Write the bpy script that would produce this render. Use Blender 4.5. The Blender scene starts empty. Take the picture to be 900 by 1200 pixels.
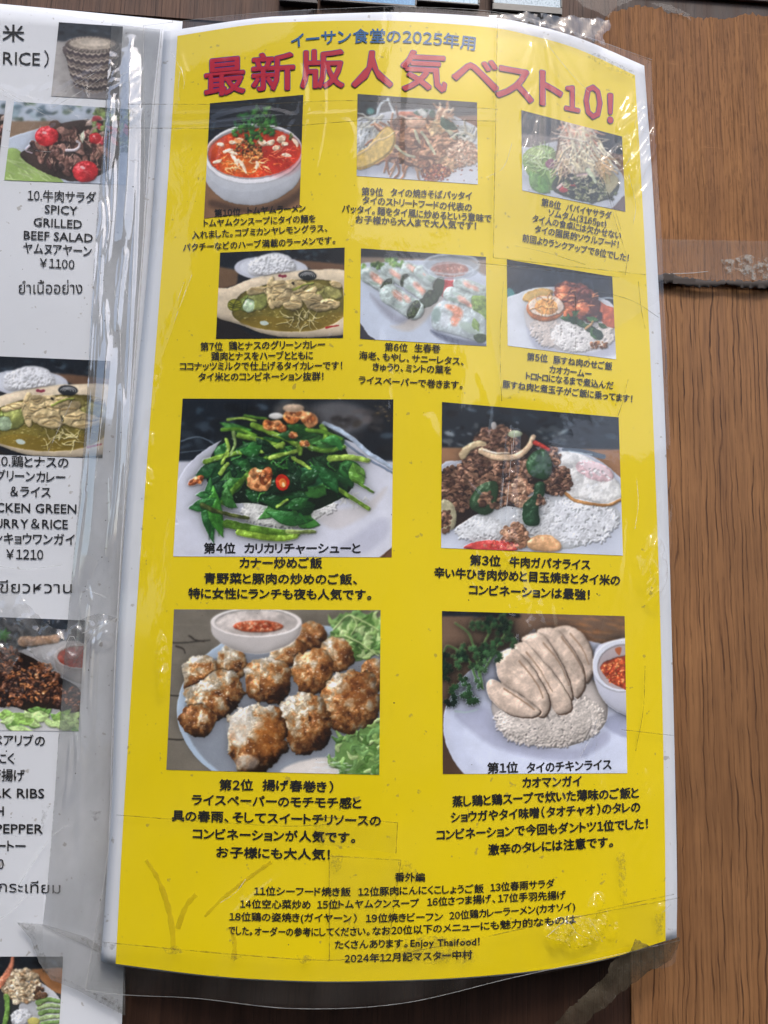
import bpy, bmesh, math, random
import numpy as np
from mathutils import Matrix, Vector
random.seed(3); np.random.seed(3)
scene = bpy.context.scene
COL = scene.collection

# ---------------------------------------------------------------- camera
F = 900.0                                   # focal length in pixels of the 900 x 1200 picture
CAM = np.array([0.0, -0.64, 1.45])
up = np.array([0.0318, 0.9864, -0.161]); up /= np.linalg.norm(up)
psi = math.radians(3.5)
ax = np.array([math.cos(psi), 0, -math.sin(psi)]); ax -= up*ax.dot(up); ax /= np.linalg.norm(ax)
ay = np.cross(up, ax)
ROT = np.array([ax, ay, up])                # camera axes -> world axes
cd = bpy.data.cameras.new('camera'); cam = bpy.data.objects.new('camera', cd); COL.objects.link(cam)
M4 = np.eye(4); M4[:3, :3] = ROT; M4[:3, 3] = CAM
cam.matrix_world = Matrix(M4.tolist())
cd.sensor_fit = 'VERTICAL'; cd.sensor_height = 24; cd.lens = 24*F/1200; cd.clip_start = .01; cd.clip_end = 200
scene.camera = cam

# ---------------------------------------------------------------- sky and sun
SUN_EL, SUN_AZ = math.radians(55), math.radians(14)      # the sun stands behind the camera, a little to the right, veiled
w = bpy.data.worlds.new('World'); scene.world = w; w.use_nodes = True
nt = w.node_tree; bg = nt.nodes['Background']; sky = nt.nodes.new('ShaderNodeTexSky')
sky.sky_type = 'NISHITA'; sky.sun_disc = False; sky.sun_elevation = SUN_EL; sky.sun_rotation = math.pi-SUN_AZ
sky.dust_density = 2.5; sky.air_density = 1.0
nt.links.new(sky.outputs[0], bg.inputs[0]); bg.inputs[1].default_value = .15
sd = bpy.data.lights.new('sun', 'SUN'); sd.energy = .9; sd.angle = math.radians(11); sd.color = (1, .95, .88)
sun = bpy.data.objects.new('sun', sd); COL.objects.link(sun)
sv = Vector((math.sin(SUN_AZ)*math.cos(SUN_EL), -math.cos(SUN_AZ)*math.cos(SUN_EL), math.sin(SUN_EL)))
sun.rotation_euler = sv.to_track_quat('Z', 'Y').to_euler(); sun.location = (0, -3, 4)
scene.view_settings.view_transform = 'Standard'; scene.view_settings.look = 'None'
scene.view_settings.gamma = 1; scene.view_settings.exposure = 0.9
scene.cycles.transparent_max_bounces = 16

# ---------------------------------------------------------------- surfaces
# the wall is the plane y = 0; the poster is a stiff sheet that bows out from it
def ray(px, py):
    px = np.asarray(px, float); py = np.asarray(py, float)
    d = np.stack([(px-450)/F, -(py-600)/F, -np.ones_like(px)], -1)
    return d @ ROT.T
def on(px, py, g=0.0):
    """points on the surface that stands g (a number or a function of x, z) in front of the wall"""
    d = ray(px, py); gv = g(0*d[..., 0], 0*d[..., 0]+1.5) if callable(g) else g
    for _ in range(14 if callable(g) else 1):
        t = (-gv-CAM[1])/d[..., 1]
        P = CAM+d*t[..., None] if np.ndim(t) else CAM+d*t
        if callable(g): gv = g(P[..., 0], P[..., 2])
    return P
XL, XR = on(150, 560)[0], on(782, 560)[0]
_t = np.array([0, .12, .3, .42, .6, .8, 1]); _v = np.array([.13, .47, .90, 1, .9, .62, .28])
_pf = np.polyfit(_t, _v, 4)
def bow(x, z):
    t = np.clip((x-XL)/(XR-XL), -.12, 1.08)
    return .006+.036*np.maximum(np.polyval(_pf, t), 0)+.0006*np.sin(z*23+x*9)+.0004*np.sin(x*41-z*13)
def flat(x, z): return .0035+.0006*np.sin(z*15+x*22)+.0004*np.sin(z*37)
def over(g, off): return lambda x, z: g(x, z)+off

# ---------------------------------------------------------------- flat print painter
# every dish picture is a flat print; it is drawn here stroke by stroke into an array
class Print:
    def __init__(s, x0, y0, x1, y1, k, bg, seed):
        s.x0, s.y0, s.k = x0, y0, k
        s.W, s.H = int((x1-x0)*k), int((y1-y0)*k)
        s.c = np.zeros((s.H, s.W, 3), np.float32); s.c[:] = bg
        s.h = np.zeros((s.H, s.W), np.float32)
        s.g = np.zeros((s.H, s.W), np.float32)          # gloss of the painted food
        s.r = np.random.RandomState(seed)
        s.n = [s.fbm(f) for f in (3, 7, 16, 40)]
        s.fine = s.r.rand(s.H, s.W).astype(np.float32)-.5
    def fbm(s, cells, octs=4):
        out = np.zeros((s.H, s.W), np.float32); amp = 1; tot = 0
        for o in range(octs):
            n = cells*2**o
            if n > s.W: break
            gx = n+2; gy = int(n*s.H/s.W)+3
            g = s.r.rand(gy, gx).astype(np.float32)
            X = np.linspace(0, gx-1.001, s.W); Y = np.linspace(0, gy-1.001, s.H)
            xi = X.astype(int); yi = Y.astype(int); fx = X-xi; fy = Y-yi
            fx = fx*fx*(3-2*fx); fy = (fy*fy*(3-2*fy))[:, None]
            a = g[yi][:, xi]*(1-fx)+g[yi][:, xi+1]*fx; b = g[yi+1][:, xi]*(1-fx)+g[yi+1][:, xi+1]*fx
            out += amp*(a*(1-fy)+b*fy); tot += amp; amp *= .55
        return (out/tot-.5)*2
    def _win(s, xa, ya, xb, yb):
        i0 = max(0, int((xa-s.x0)*s.k)-2); i1 = min(s.W, int((xb-s.x0)*s.k)+3)
        j0 = max(0, int((ya-s.y0)*s.k)-2); j1 = min(s.H, int((yb-s.y0)*s.k)+3)
        if i1 <= i0 or j1 <= j0: return None
        X = (np.arange(i0, i1)+.5)/s.k+s.x0; Y = ((np.arange(j0, j1)+.5)/s.k+s.y0)[:, None]
        return slice(j0, j1), slice(i0, i1), X[None, :]+0*Y, Y+0*X[None, :]
    def _put(s, j, i, m, col, ht, gl, tex, ti, alpha=1.):
        col = np.asarray(col, np.float32)
        cc = col*np.ones(m.shape+(3,), np.float32) if col.ndim == 1 else col
        if tex: cc = cc*(1+tex*s.n[ti][j, i]+tex*.35*s.fine[j, i])[..., None]
        a = (m*alpha)[..., None]
        s.c[j, i] = s.c[j, i]*(1-a)+cc*a
        if ht is not None:
            s.h[j, i] = s.h[j, i]*(1-m)+ht*m
        s.g[j, i] = s.g[j, i]*(1-m)+gl*m
    def blob(s, cx, cy, rx, ry=None, ang=0, col=(1, 1, 1), ht=1., gl=0, rough=0, lobes=0, la=.25, tex=.12, ti=2, base=0, soft=1., alpha=1., flat=False, keep=False):
        ry = ry or rx; R = max(rx, ry)*(1+rough)*(1+la*(lobes > 0))
        w = s._win(cx-R, cy-R, cx+R, cy+R)
        if w is None: return
        j, i, X, Y = w; a = math.radians(ang); dx, dy = X-cx, Y-cy
        u = (dx*math.cos(a)+dy*math.sin(a))/rx; v = (-dx*math.sin(a)+dy*math.cos(a))/ry
        d = np.sqrt(u*u+v*v)+1e-6
        if rough: d = d*(1+rough*s.n[2][j, i]*1.4)
        if lobes:
            th = np.arctan2(v, u); d = d/(1-la*np.abs(np.sin(th*lobes/2+cx*.7)))
        m = np.clip((1-d)*min(rx, ry)*s.k/soft+.5, 0, 1)
        hh = None if keep else base+(0*d+ht if flat else np.sqrt(np.clip(1-d*d, 0, 1))*ht*min(rx, ry))
        s._put(j, i, m, col, hh, gl, tex, ti, alpha)
    @staticmethod
    def smooth(pts, n=6, closed=False):
        p = np.array(pts, float)
        if len(p) < 3: return p
        q = np.vstack([p[-1], p, p[0], p[1]]) if closed else np.vstack([2*p[0]-p[1], p, 2*p[-1]-p[-2]])
        out = []
        for k in range(1, len(q)-2):
            for t in np.linspace(0, 1, n, endpoint=False):
                a, b, c, d = q[k-1], q[k], q[k+1], q[k+2]
                out.append(.5*((2*b)+(c-a)*t+(2*a-5*b+4*c-d)*t*t+(3*b-a-3*c+d)*t**3))
        if not closed: out.append(p[-1])
        return np.array(out)
    def tube(s, pts, r0, r1=None, col=(1, 1, 1), ht=1., gl=0, tex=.08, ti=2, base=0, bulge=0, sm=5, soft=1., alpha=1., stripe=0, flat=False, keep=False):
        r1 = r0 if r1 is None else r1
        q = s.smooth(pts, sm); R = max(r0, r1, bulge)
        w = s._win(q[:, 0].min()-R, q[:, 1].min()-R, q[:, 0].max()+R, q[:, 1].max()+R)
        if w is None: return
        j, i, X, Y = w; best = np.full(X.shape, 1e9); T = np.zeros(X.shape); n = len(q)-1
        for k in range(n):
            ax, ay = q[k]; bx, by = q[k+1]; vx, vy = bx-ax, by-ay; L = vx*vx+vy*vy+1e-9
            t = np.clip(((X-ax)*vx+(Y-ay)*vy)/L, 0, 1)
            d = np.hypot(X-ax-t*vx, Y-ay-t*vy); c = d < best
            best = np.where(c, d, best); T = np.where(c, (k+t)/n, T)
        r = r0+(r1-r0)*T
        if bulge: r = r+(bulge-(r0+r1)/2)*np.sin(T*math.pi)
        r = np.maximum(r, 1e-3)
        m = np.clip((r-best)*s.k/soft+.5, 0, 1)
        e = np.clip(best/r, 0, 1)
        hh = None if keep else base+(0*e+ht if flat else np.sqrt(1-e*e)*r*ht)
        cc = np.asarray(col, np.float32)
        if stripe: cc = cc*(1+stripe*np.sin(e*9)[..., None]*np.ones(3))
        s._put(j, i, m, cc, hh, gl, tex, ti, alpha)
    def poly(s, pts, col, ht=0., bev=0, gl=0, tex=.08, ti=1, base=0, closed_smooth=True, soft=1., alpha=1., keep=False):
        q = s.smooth(pts, 5, True) if closed_smooth else np.array(pts, float)
        w = s._win(q[:, 0].min(), q[:, 1].min(), q[:, 0].max(), q[:, 1].max())
        if w is None: return
        j, i, X, Y = w; ins = np.zeros(X.shape, bool); best = np.full(X.shape, 1e9); n = len(q)
        for k in range(n):
            ax, ay = q[k]; bx, by = q[(k+1) % n]
            vx, vy = bx-ax, by-ay; L = vx*vx+vy*vy+1e-9
            t = np.clip(((X-ax)*vx+(Y-ay)*vy)/L, 0, 1)
            best = np.minimum(best, np.hypot(X-ax-t*vx, Y-ay-t*vy))
            if abs(by-ay) > 1e-9:
                c = ((ay > Y) != (by > Y)) & (X < vx*(Y-ay)/vy+ax); ins ^= c
        sd = np.where(ins, best, -best)
        m = np.clip(sd*s.k/soft+.5, 0, 1)
        hh = None
        if not keep:
            e = np.clip(sd/bev, 0, 1) if bev else 1.
            hh = base+ht*(np.sqrt(1-(1-e)**2) if bev else 1.)+0*sd
        s._put(j, i, m, col, hh, gl, tex, ti, alpha)
    def blur(s, a, r):
        r = max(1, int(r))
        for _ in range(2):
            for ax in (0, 1):
                p = [(0, 0)]*a.ndim; p[ax] = (r+1, r)
                c = np.cumsum(np.pad(a, p, mode='edge'), axis=ax, dtype=np.float64)
                n = a.shape[ax]
                hi = np.take(c, np.arange(2*r+1, 2*r+1+n), axis=ax); lo = np.take(c, np.arange(0, n), axis=ax)
                a = ((hi-lo)/(2*r+1)).astype(np.float32)
        return a
    def defocus(s, r): s.c = s.blur(s.c, r*s.k)
    def bokeh(s, x0, y0, x1, y1, cols, n=40, rr=(4, 18)):
        for _ in range(n):
            c = np.array(cols[s.r.randint(len(cols))])*s.r.uniform(.6, 1.3)
            s.blob(s.r.uniform(x0, x1), s.r.uniform(y0, y1), s.r.uniform(*rr), s.r.uniform(rr[0], rr[1])*.5, s.r.uniform(-30, 30), c, tex=.2, keep=True, soft=3, alpha=.7)
    def rnd(s, a, b): return s.r.uniform(a, b)
    def inell(s, cx, cy, rx, ry, ang=0):
        while 1:
            u, v = s.r.uniform(-1, 1, 2)
            if u*u+v*v < 1: break
        a = math.radians(ang)
        return cx+u*rx*math.cos(a)-v*ry*math.sin(a), cy+u*rx*math.sin(a)+v*ry*math.cos(a), math.sqrt(u*u+v*v)
    def grains(s, cx, cy, rx, ry, n, L, r, col, ang=0, dome=0, gl=.15, jit=.1, base=0):
        pts = sorted([s.inell(cx, cy, rx, ry, ang) for _ in range(n)], key=lambda p: p[1])
        for x, y, d in pts:
            a = s.rnd(0, math.pi); l = L*s.rnd(.6, 1.1)
            c = np.array(col)*s.rnd(1-jit, 1+jit*.6)
            s.tube([(x-math.cos(a)*l/2, y-math.sin(a)*l/2), (x+math.cos(a)*l/2, y+math.sin(a)*l/2)], r*.8, r*.8, c, bulge=r, gl=gl, sm=1, base=base+dome*math.sqrt(max(0, 1-d*d))+s.rnd(0, r*.7), tex=.04, ht=.45, alpha=.8)
    def crumbs(s, cx, cy, rx, ry, n, r, cols, ang=0, dome=0, gl=.3, base=0, rough=.35):
        pts = sorted([s.inell(cx, cy, rx, ry, ang) for _ in range(n)], key=lambda p: p[1])
        for x, y, d in pts:
            c = np.array(cols[s.r.randint(len(cols))])*s.rnd(.75, 1.2)
            rr = s.rnd(*r)
            s.blob(x, y, rr, rr*s.rnd(.6, 1), s.rnd(0, 180), c, rough=rough, gl=gl, tex=.25, ti=3, base=base+dome*math.sqrt(max(0, 1-d*d))+s.rnd(0, rr*.8))
    def strands(s, cx, cy, rx, ry, n, L, r, col, ang=0, curl=.6, dirn=None, gl=.2, jit=.15, base=0, dome=0, spread=.6):
        for _ in range(n):
            x, y, d = s.inell(cx, cy, rx, ry, ang)
            a = s.rnd(0, 6.28) if dirn is None else math.radians(dirn)+s.rnd(-spread, spread)
            pts = [(x, y)]
            for _k in range(4):
                a += s.rnd(-curl, curl); x += math.cos(a)*L/4; y += math.sin(a)*L/4; pts.append((x, y))
            c = np.array(col if np.ndim(col) == 1 else col[s.r.randint(len(col))])*s.rnd(1-jit, 1+jit)
            s.tube(pts, r, r*.5, c, gl=gl, sm=3, base=base+dome*math.sqrt(max(0, 1-d*d))+s.rnd(0, r*2), tex=.06)
    def leaf(s, x, y, L, wd, ang, col, bend=.25, vein=True, gl=.25, base=0, tex=.25):
        a = math.radians(ang); ca, sa = math.cos(a), math.sin(a)
        P = lambda u, v: (x+u*ca-v*sa, y+u*sa+v*ca)
        b = bend*L*.3; mid = [P(0, 0), P(L*.33, b*.8), P(L*.66, b), P(L, b*.3)]
        s.tube(mid, wd*.12, wd*.05, col, bulge=wd, gl=gl, base=base, tex=tex, ht=.5)
        if vein: s.tube(mid, wd*.07, wd*.02, np.array(col)*1.3+.03, gl=gl, keep=True, alpha=.6)
        for _ in range(3):
            t = s.r.uniform(.15, .8); s.tube([P(L*t, b*.8*t+wd*s.r.uniform(-.6, .6)), P(L*(t+.2), b*.8*t+wd*s.r.uniform(-.6, .6))], wd*.22, wd*.1, np.array(col)*s.r.uniform(.45, 1.5), keep=True, alpha=.5, soft=3)
    def frond(s, x, y, R, col, n=5, ang=0, base=0, gl=.15):
        for k in range(n):
            a = ang+(k-(n-1)/2)*46+s.rnd(-12, 12)
            d = R*.5
            c = np.array(col)*s.rnd(.7, 1.3)
            s.blob(x+math.cos(math.radians(a))*d, y+math.sin(math.radians(a))*d, R*.48, R*.36, a, c, lobes=7, la=.4, gl=gl, base=base+s.rnd(0, R*.35), ht=.5, tex=.3)
    def cup(s, cx, cy, rx, ry, depth, wall, inner, lip=.1, taper=.62, ang=0):
        a = np.linspace(0, math.pi, 24); ca, sa = math.cos(math.radians(ang)), math.sin(math.radians(ang))
        rot = lambda u, v: (cx+u*ca-v*sa, cy+u*sa+v*ca)
        body = [rot(rx*math.cos(t), ry*math.sin(t)*.3) for t in a]
        low = []
        for t in np.linspace(0, math.pi, 24):
            low.append(rot(-rx*(taper+(1-taper)*abs(math.cos(t))**1.4)*math.cos(t)*(1 if abs(math.cos(t)) > .01 else 1), depth*math.sin(t)**.7))
        pts = [rot(-rx, 0)]+low[1:-1]+[rot(rx, 0)]
        w = np.array(wall)
        s.poly(pts, w*.86, ht=rx*.12, bev=rx*.5, tex=.03, closed_smooth=False)
        s.blob(cx, cy, rx, ry, ang, w*1.03, ht=rx*.1, flat=True, tex=.02)
        s.blob(cx, cy+ry*lip*.4, rx*(1-lip), ry*(1-lip), ang, inner, ht=rx*.03, flat=True, tex=.1, gl=.3)
    def ramp(s, field, stops):
        t = np.clip(field, 0, 1); xs = [q[0] for q in stops]
        return np.stack([np.interp(t, xs, [q[1][k] for q in stops]) for k in range(3)], -1).astype(np.float32)
    def skin(s, cx, cy, rx, ry, ang, stops, grad=(0, -1), gk=.5, ht=.9, base=0, gl=.5, rough=.15, cells=26, seed=0):
        # a crusty or blistered surface: its colours follow noise and a slope across the piece
        R = max(rx, ry)*(1+rough); w = s._win(cx-R, cy-R, cx+R, cy+R)
        if w is None: return
        j, i, X, Y = w; a = math.radians(ang); dx, dy = X-cx, Y-cy
        u = (dx*math.cos(a)+dy*math.sin(a))/rx; v = (-dx*math.sin(a)+dy*math.cos(a))/ry
        d = (np.abs(u)**2.3+np.abs(v)**2.3)**(1/2.3)*(1+rough*s.n[2][j, i]*1.5+rough*.5*s.n[3][j, i])+1e-6
        n2, n3 = np.roll(s.n[2], seed*37, 1)[j, i], np.roll(s.n[3], seed*53, 0)[j, i]
        f = .5+gk*(dx*grad[0]+dy*grad[1])/max(rx, ry)+.5*n2+.5*n3
        col = s.ramp(f, stops)
        vein = 1-np.clip(np.abs(n3+.4*n2)*7, 0, 1)
        sh = 1-.62*np.clip(d*.55+(u*.3+v*.45)*.7-.1, 0, 1)**1.6
        col = col*((1-.18*vein)*sh)[..., None]
        m = np.clip((1-d)*min(rx, ry)*s.k/1.2+.5, 0, 1)
        hh = base+np.sqrt(np.clip(1-d*d, 0, 1))*ht*min(rx, ry)+n3*5+n2*6-vein*1.5
        s._put(j, i, m, col, hh, gl, .1, 3)
    def finish(s, L=(-.45, -.6, .75), amb=.64, dif=.46, spec=.42, ao=.4, hk=1., blur=1, contrast=1., tint=(1, 1, 1), grain=.035, haze=0., warp=1.5, mottle=.15, relief=.85):
        wet = np.clip(s.g*2.5, 0, 1)
        food = s.blur(np.clip((np.abs(s.h) > 0)*1., 0, 1).astype(np.float32), 2)
        h = s.h*s.k*hk*.62+relief*(s.n[3]*1.6+s.n[2])*wet*.9+s.fine*wet*.5
        h = s.blur(h.astype(np.float32), blur)
        gy, gx = np.gradient(h); q = np.sqrt(gx*gx+gy*gy)+1e-6; lim = np.minimum(q, 1.05)/q*np.clip(1.3-q*.12, .55, 1)
        gx, gy = gx*lim, gy*lim
        L = np.array(L)/np.linalg.norm(L); nz = 1/np.sqrt(gx*gx+gy*gy+1)
        lam = np.clip((-gx*L[0]-gy*L[1]+L[2])*nz, 0, 1)
        occ = np.clip((s.blur(h, 9)-h)*.016+(s.blur(h, 24)-h)*.020, 0, .75)*ao*2
        sh = (amb+dif*lam/L[2]*.8)*(1-np.clip(occ, 0, .7))
        hv = L+np.array([0, 0, 1]); hv /= np.linalg.norm(hv)
        sp = np.clip((-gx*hv[0]-gy*hv[1]+hv[2])*nz, 0, 1)**22*s.g*spec*np.clip(.5+1.6*s.n[3]+.8*s.n[2], 0, 1.4)
        mot = 1+mottle*(.12+.88*wet)*(s.n[2]*1.2+s.n[3]*.9+s.n[1]*.5)*(.3+.7*food)
        o = s.c*(sh*mot)[..., None]+sp[..., None]*np.array([1, 1, 1.])
        jj, ii = np.mgrid[0:s.H, 0:s.W]
        wx = (np.roll(s.n[3], 11, 1)*1.5+np.roll(s.n[2], 17, 0)*1.4)*warp; wy = (np.roll(s.n[3], 23, 0)*1.5+np.roll(s.n[2], 29, 1)*1.4)*warp
        k = .25+.75*wet
        o = o[np.clip(jj+wy*k, 0, s.H-1).astype(int), np.clip(ii+wx*k, 0, s.W-1).astype(int)]
        o = (np.clip(o, 0, 2)-.4)*contrast+.4
        o = s.blur(np.clip(o, 0, 1).astype(np.float32), 1)
        yy = np.linspace(0, 1, s.H)[:, None, None]; far = np.clip((.42-yy)/.3, 0, 1)*.8+np.clip((yy-.93)/.07, 0, 1)*.4
        o = o*(1-far)+s.blur(o, max(1, .9*2.6))*far               # shallow focus
        lo = s.blur(o, 4); o = o+(o-lo)*.12
        glow = s.blur(o, 14); o = o*.9+glow*.1
        o = o+s.fine[..., None]*grain
        o = o*(1-haze)+np.array([.62, .66, .72])*haze
        return np.clip(o*np.array(tint), 0, 1).astype(np.float32)
def C(*a): return np.array(a, np.float32)/255.
WH = C(214, 216, 222); RICE = C(222, 222, 224)
DK = [C(20, 26, 34), C(48, 62, 72), C(30, 30, 34), C(70, 84, 96), C(14, 14, 18)]
def dark_back(p, x0, y0, x1, y1, n=40, rr=(6, 30), lift=0):
    p.poly([(x0, y0), (x1, y0), (x1, y1), (x0, y1)], C(26+lift, 32+lift, 40+lift), closed_smooth=False, keep=True)
    p.bokeh(x0, y0, x1, y1, DK, n, rr)
def planks(p, pts, col, n=14, seed=0):
    p.poly(pts, col, tex=.16, ti=1, closed_smooth=False, keep=True)
    xs = [q[0] for q in pts]; ys = [q[1] for q in pts]
    for _ in range(n):
        y = p.rnd(min(ys), max(ys)); x = p.rnd(min(xs), max(xs)); l = p.rnd(.1, .4)*(max(xs)-min(xs))
        p.tube([(x, y), (x+l/2, y+p.rnd(-2, 2)), (x+l, y)], 1.2, .6, np.array(col)*p.rnd(.6, 1.25), keep=True, alpha=.5)

def dish10():   # red noodle soup
    p = Print(40, 50, 830, 1020, 2.6/6.43, C(22, 28, 36), 10)
    dark_back(p, 40, 50, 830, 560, 70, (8, 34)); 
    planks(p, [(40, 640), (830, 560), (830, 1020), (40, 1020)], C(128, 98, 74), 30)
    p.poly([(150, 930), (120, 860), (400, 930), (700, 840), (830, 700), (830, 800), (600, 950)], C(62, 48, 42), alpha=.7, keep=True, soft=14)
    p.defocus(6)
    for _ in range(16): x, y = p.rnd(520, 800), p.rnd(90, 300); p.blob(x, y, p.rnd(4, 22), p.rnd(2, 7), p.rnd(-60, 20), C(120, 140, 150), keep=True, alpha=.6)
    for r in (150, 190, 240): p.tube([(110, 250-r*.1), (250, 190-r*.12), (380, 200)], 2, 1, C(90, 105, 115), keep=True, alpha=.5)
    p.poly([(66, 540), (68, 700), (110, 780), (220, 868), (380, 902), (520, 888), (680, 812), (780, 700), (796, 500)], C(176, 180, 188), ht=60, bev=190, tex=.03)
    p.poly([(66, 540), (68, 640), (130, 730), (260, 790), (400, 800), (560, 770), (720, 690), (796, 560), (796, 480)], C(196, 200, 206), ht=70, bev=60, tex=.02, alpha=.35, keep=True)
    p.blob(432, 512, 372, 226, -4, C(222, 224, 230), ht=66, flat=True, tex=.02)
    p.blob(436, 506, 356, 200, -4, C(150, 150, 158), ht=60, flat=True, tex=.02)
    p.blob(437, 508, 350, 184, -4, C(196, 66, 26), ht=50, flat=True, tex=.22, ti=1, gl=.3)
    p.blob(600, 520, 190, 150, 0, C(170, 40, 40), keep=True, soft=30, alpha=.6, tex=.2)
    p.blob(330, 600, 150, 70, 0, C(214, 116, 40), keep=True, soft=20, alpha=.75, tex=.25)
    p.blob(180, 480, 90, 60, 0, C(190, 84, 36), keep=True, soft=20, alpha=.7, tex=.25)
    for _ in range(170):
        x, y, d = p.inell(437, 508, 335, 172, -4)
        p.blob(x, y, p.rnd(3, 12), p.rnd(2, 6), p.rnd(0, 180), [C(236, 150, 80), C(222, 96, 50), C(140, 30, 24), C(240, 190, 150)][p.r.randint(4)], keep=True, alpha=.55, gl=.4)
    p.strands(360, 600, 230, 60, 40, 60, 5, [C(232, 168, 100), C(220, 120, 60), C(238, 200, 150)], dirn=0, spread=.5, base=50, gl=.5)
    p.strands(610, 520, 100, 40, 16, 70, 4, [C(226, 130, 90), C(214, 90, 70)], dirn=-10, spread=.4, base=50, gl=.5)
    for x, y, a, l in ((290, 565, 60, 90), (345, 610, 62, 110), (160, 570, -20, 60), (185, 445, 10, 44), (265, 505, 20, 90), (745, 435, 60, 60), (680, 525, 10, 60), (240, 490, -15, 70), (450, 600, 100, 50)):
        ca, sa = math.cos(math.radians(a)), math.sin(math.radians(a))
        p.tube([(x-ca*l/2, y-sa*l/2), (x+8, y), (x+ca*l/2, y+sa*l/2)], 10, 6, C(240, 222, 200), bulge=15, base=52, gl=.7)
    for x, y, r in ((500, 430, 38), (560, 430, 36), (640, 405, 40), (600, 470, 30), (670, 440, 28), (320, 420, 46), (270, 430, 26)):
        p.blob(x, y, r, r*.62, p.rnd(-30, 30), C(226, 150, 100) if r > 40 else C(222, 196, 168), base=52, gl=.5, rough=.3, tex=.3)
        a0 = p.rnd(0, 6)
        p.tube([(x+r*.7*math.cos(a0+t), y+r*.4*math.sin(a0+t)) for t in np.linspace(0, 4.4, 7)], 5, 4, C(242, 214, 190), base=80, gl=.7)
    p.crumbs(390, 480, 110, 55, 170, (4, 11), [C(92, 66, 34), C(66, 44, 22), C(150, 110, 60), C(178, 128, 70)], dome=26, base=52)
    p.crumbs(430, 520, 80, 40, 60, (4, 10), [C(190, 120, 60), C(206, 150, 96)], dome=20, base=58)
    G = [C(42, 96, 40), C(70, 128, 52), C(30, 74, 36), C(104, 150, 66), C(60, 112, 74)]
    for x0, y0, x1, y1 in ((400, 400, 450, 150), (430, 380, 560, 200), (420, 400, 330, 250), (440, 400, 520, 260), (560, 340, 450, 145)):
        p.tube([(x0, y0), ((x0+x1)/2+14, (y0+y1)/2), (x1, y1)], 6, 3, C(96, 150, 76), base=120, gl=.3)
    for x, y, R in ((340, 250, 60), (400, 210, 58), (310, 280, 46), (460, 210, 62), (540, 190, 56), (560, 250, 60), (500, 280, 64), (420, 280, 60), (350, 330, 60), (440, 340, 60), (520, 330, 58), (400, 385, 58), (580, 290, 44), (300, 355, 50), (470, 400, 44), (560, 350, 48), (520, 175, 36), (390, 330, 54), (480, 250, 52), (420, 420, 36)):
        p.frond(x, y, R*.85, G[p.r.randint(5)], 5, p.rnd(0, 360), base=100+p.rnd(0, 40))
    p.frond(700, 385, 34, C(84, 100, 44), 4, 0, base=60)
    return p, p.finish(contrast=1.08, hk=.55), (230, 100, 6.43)

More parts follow.
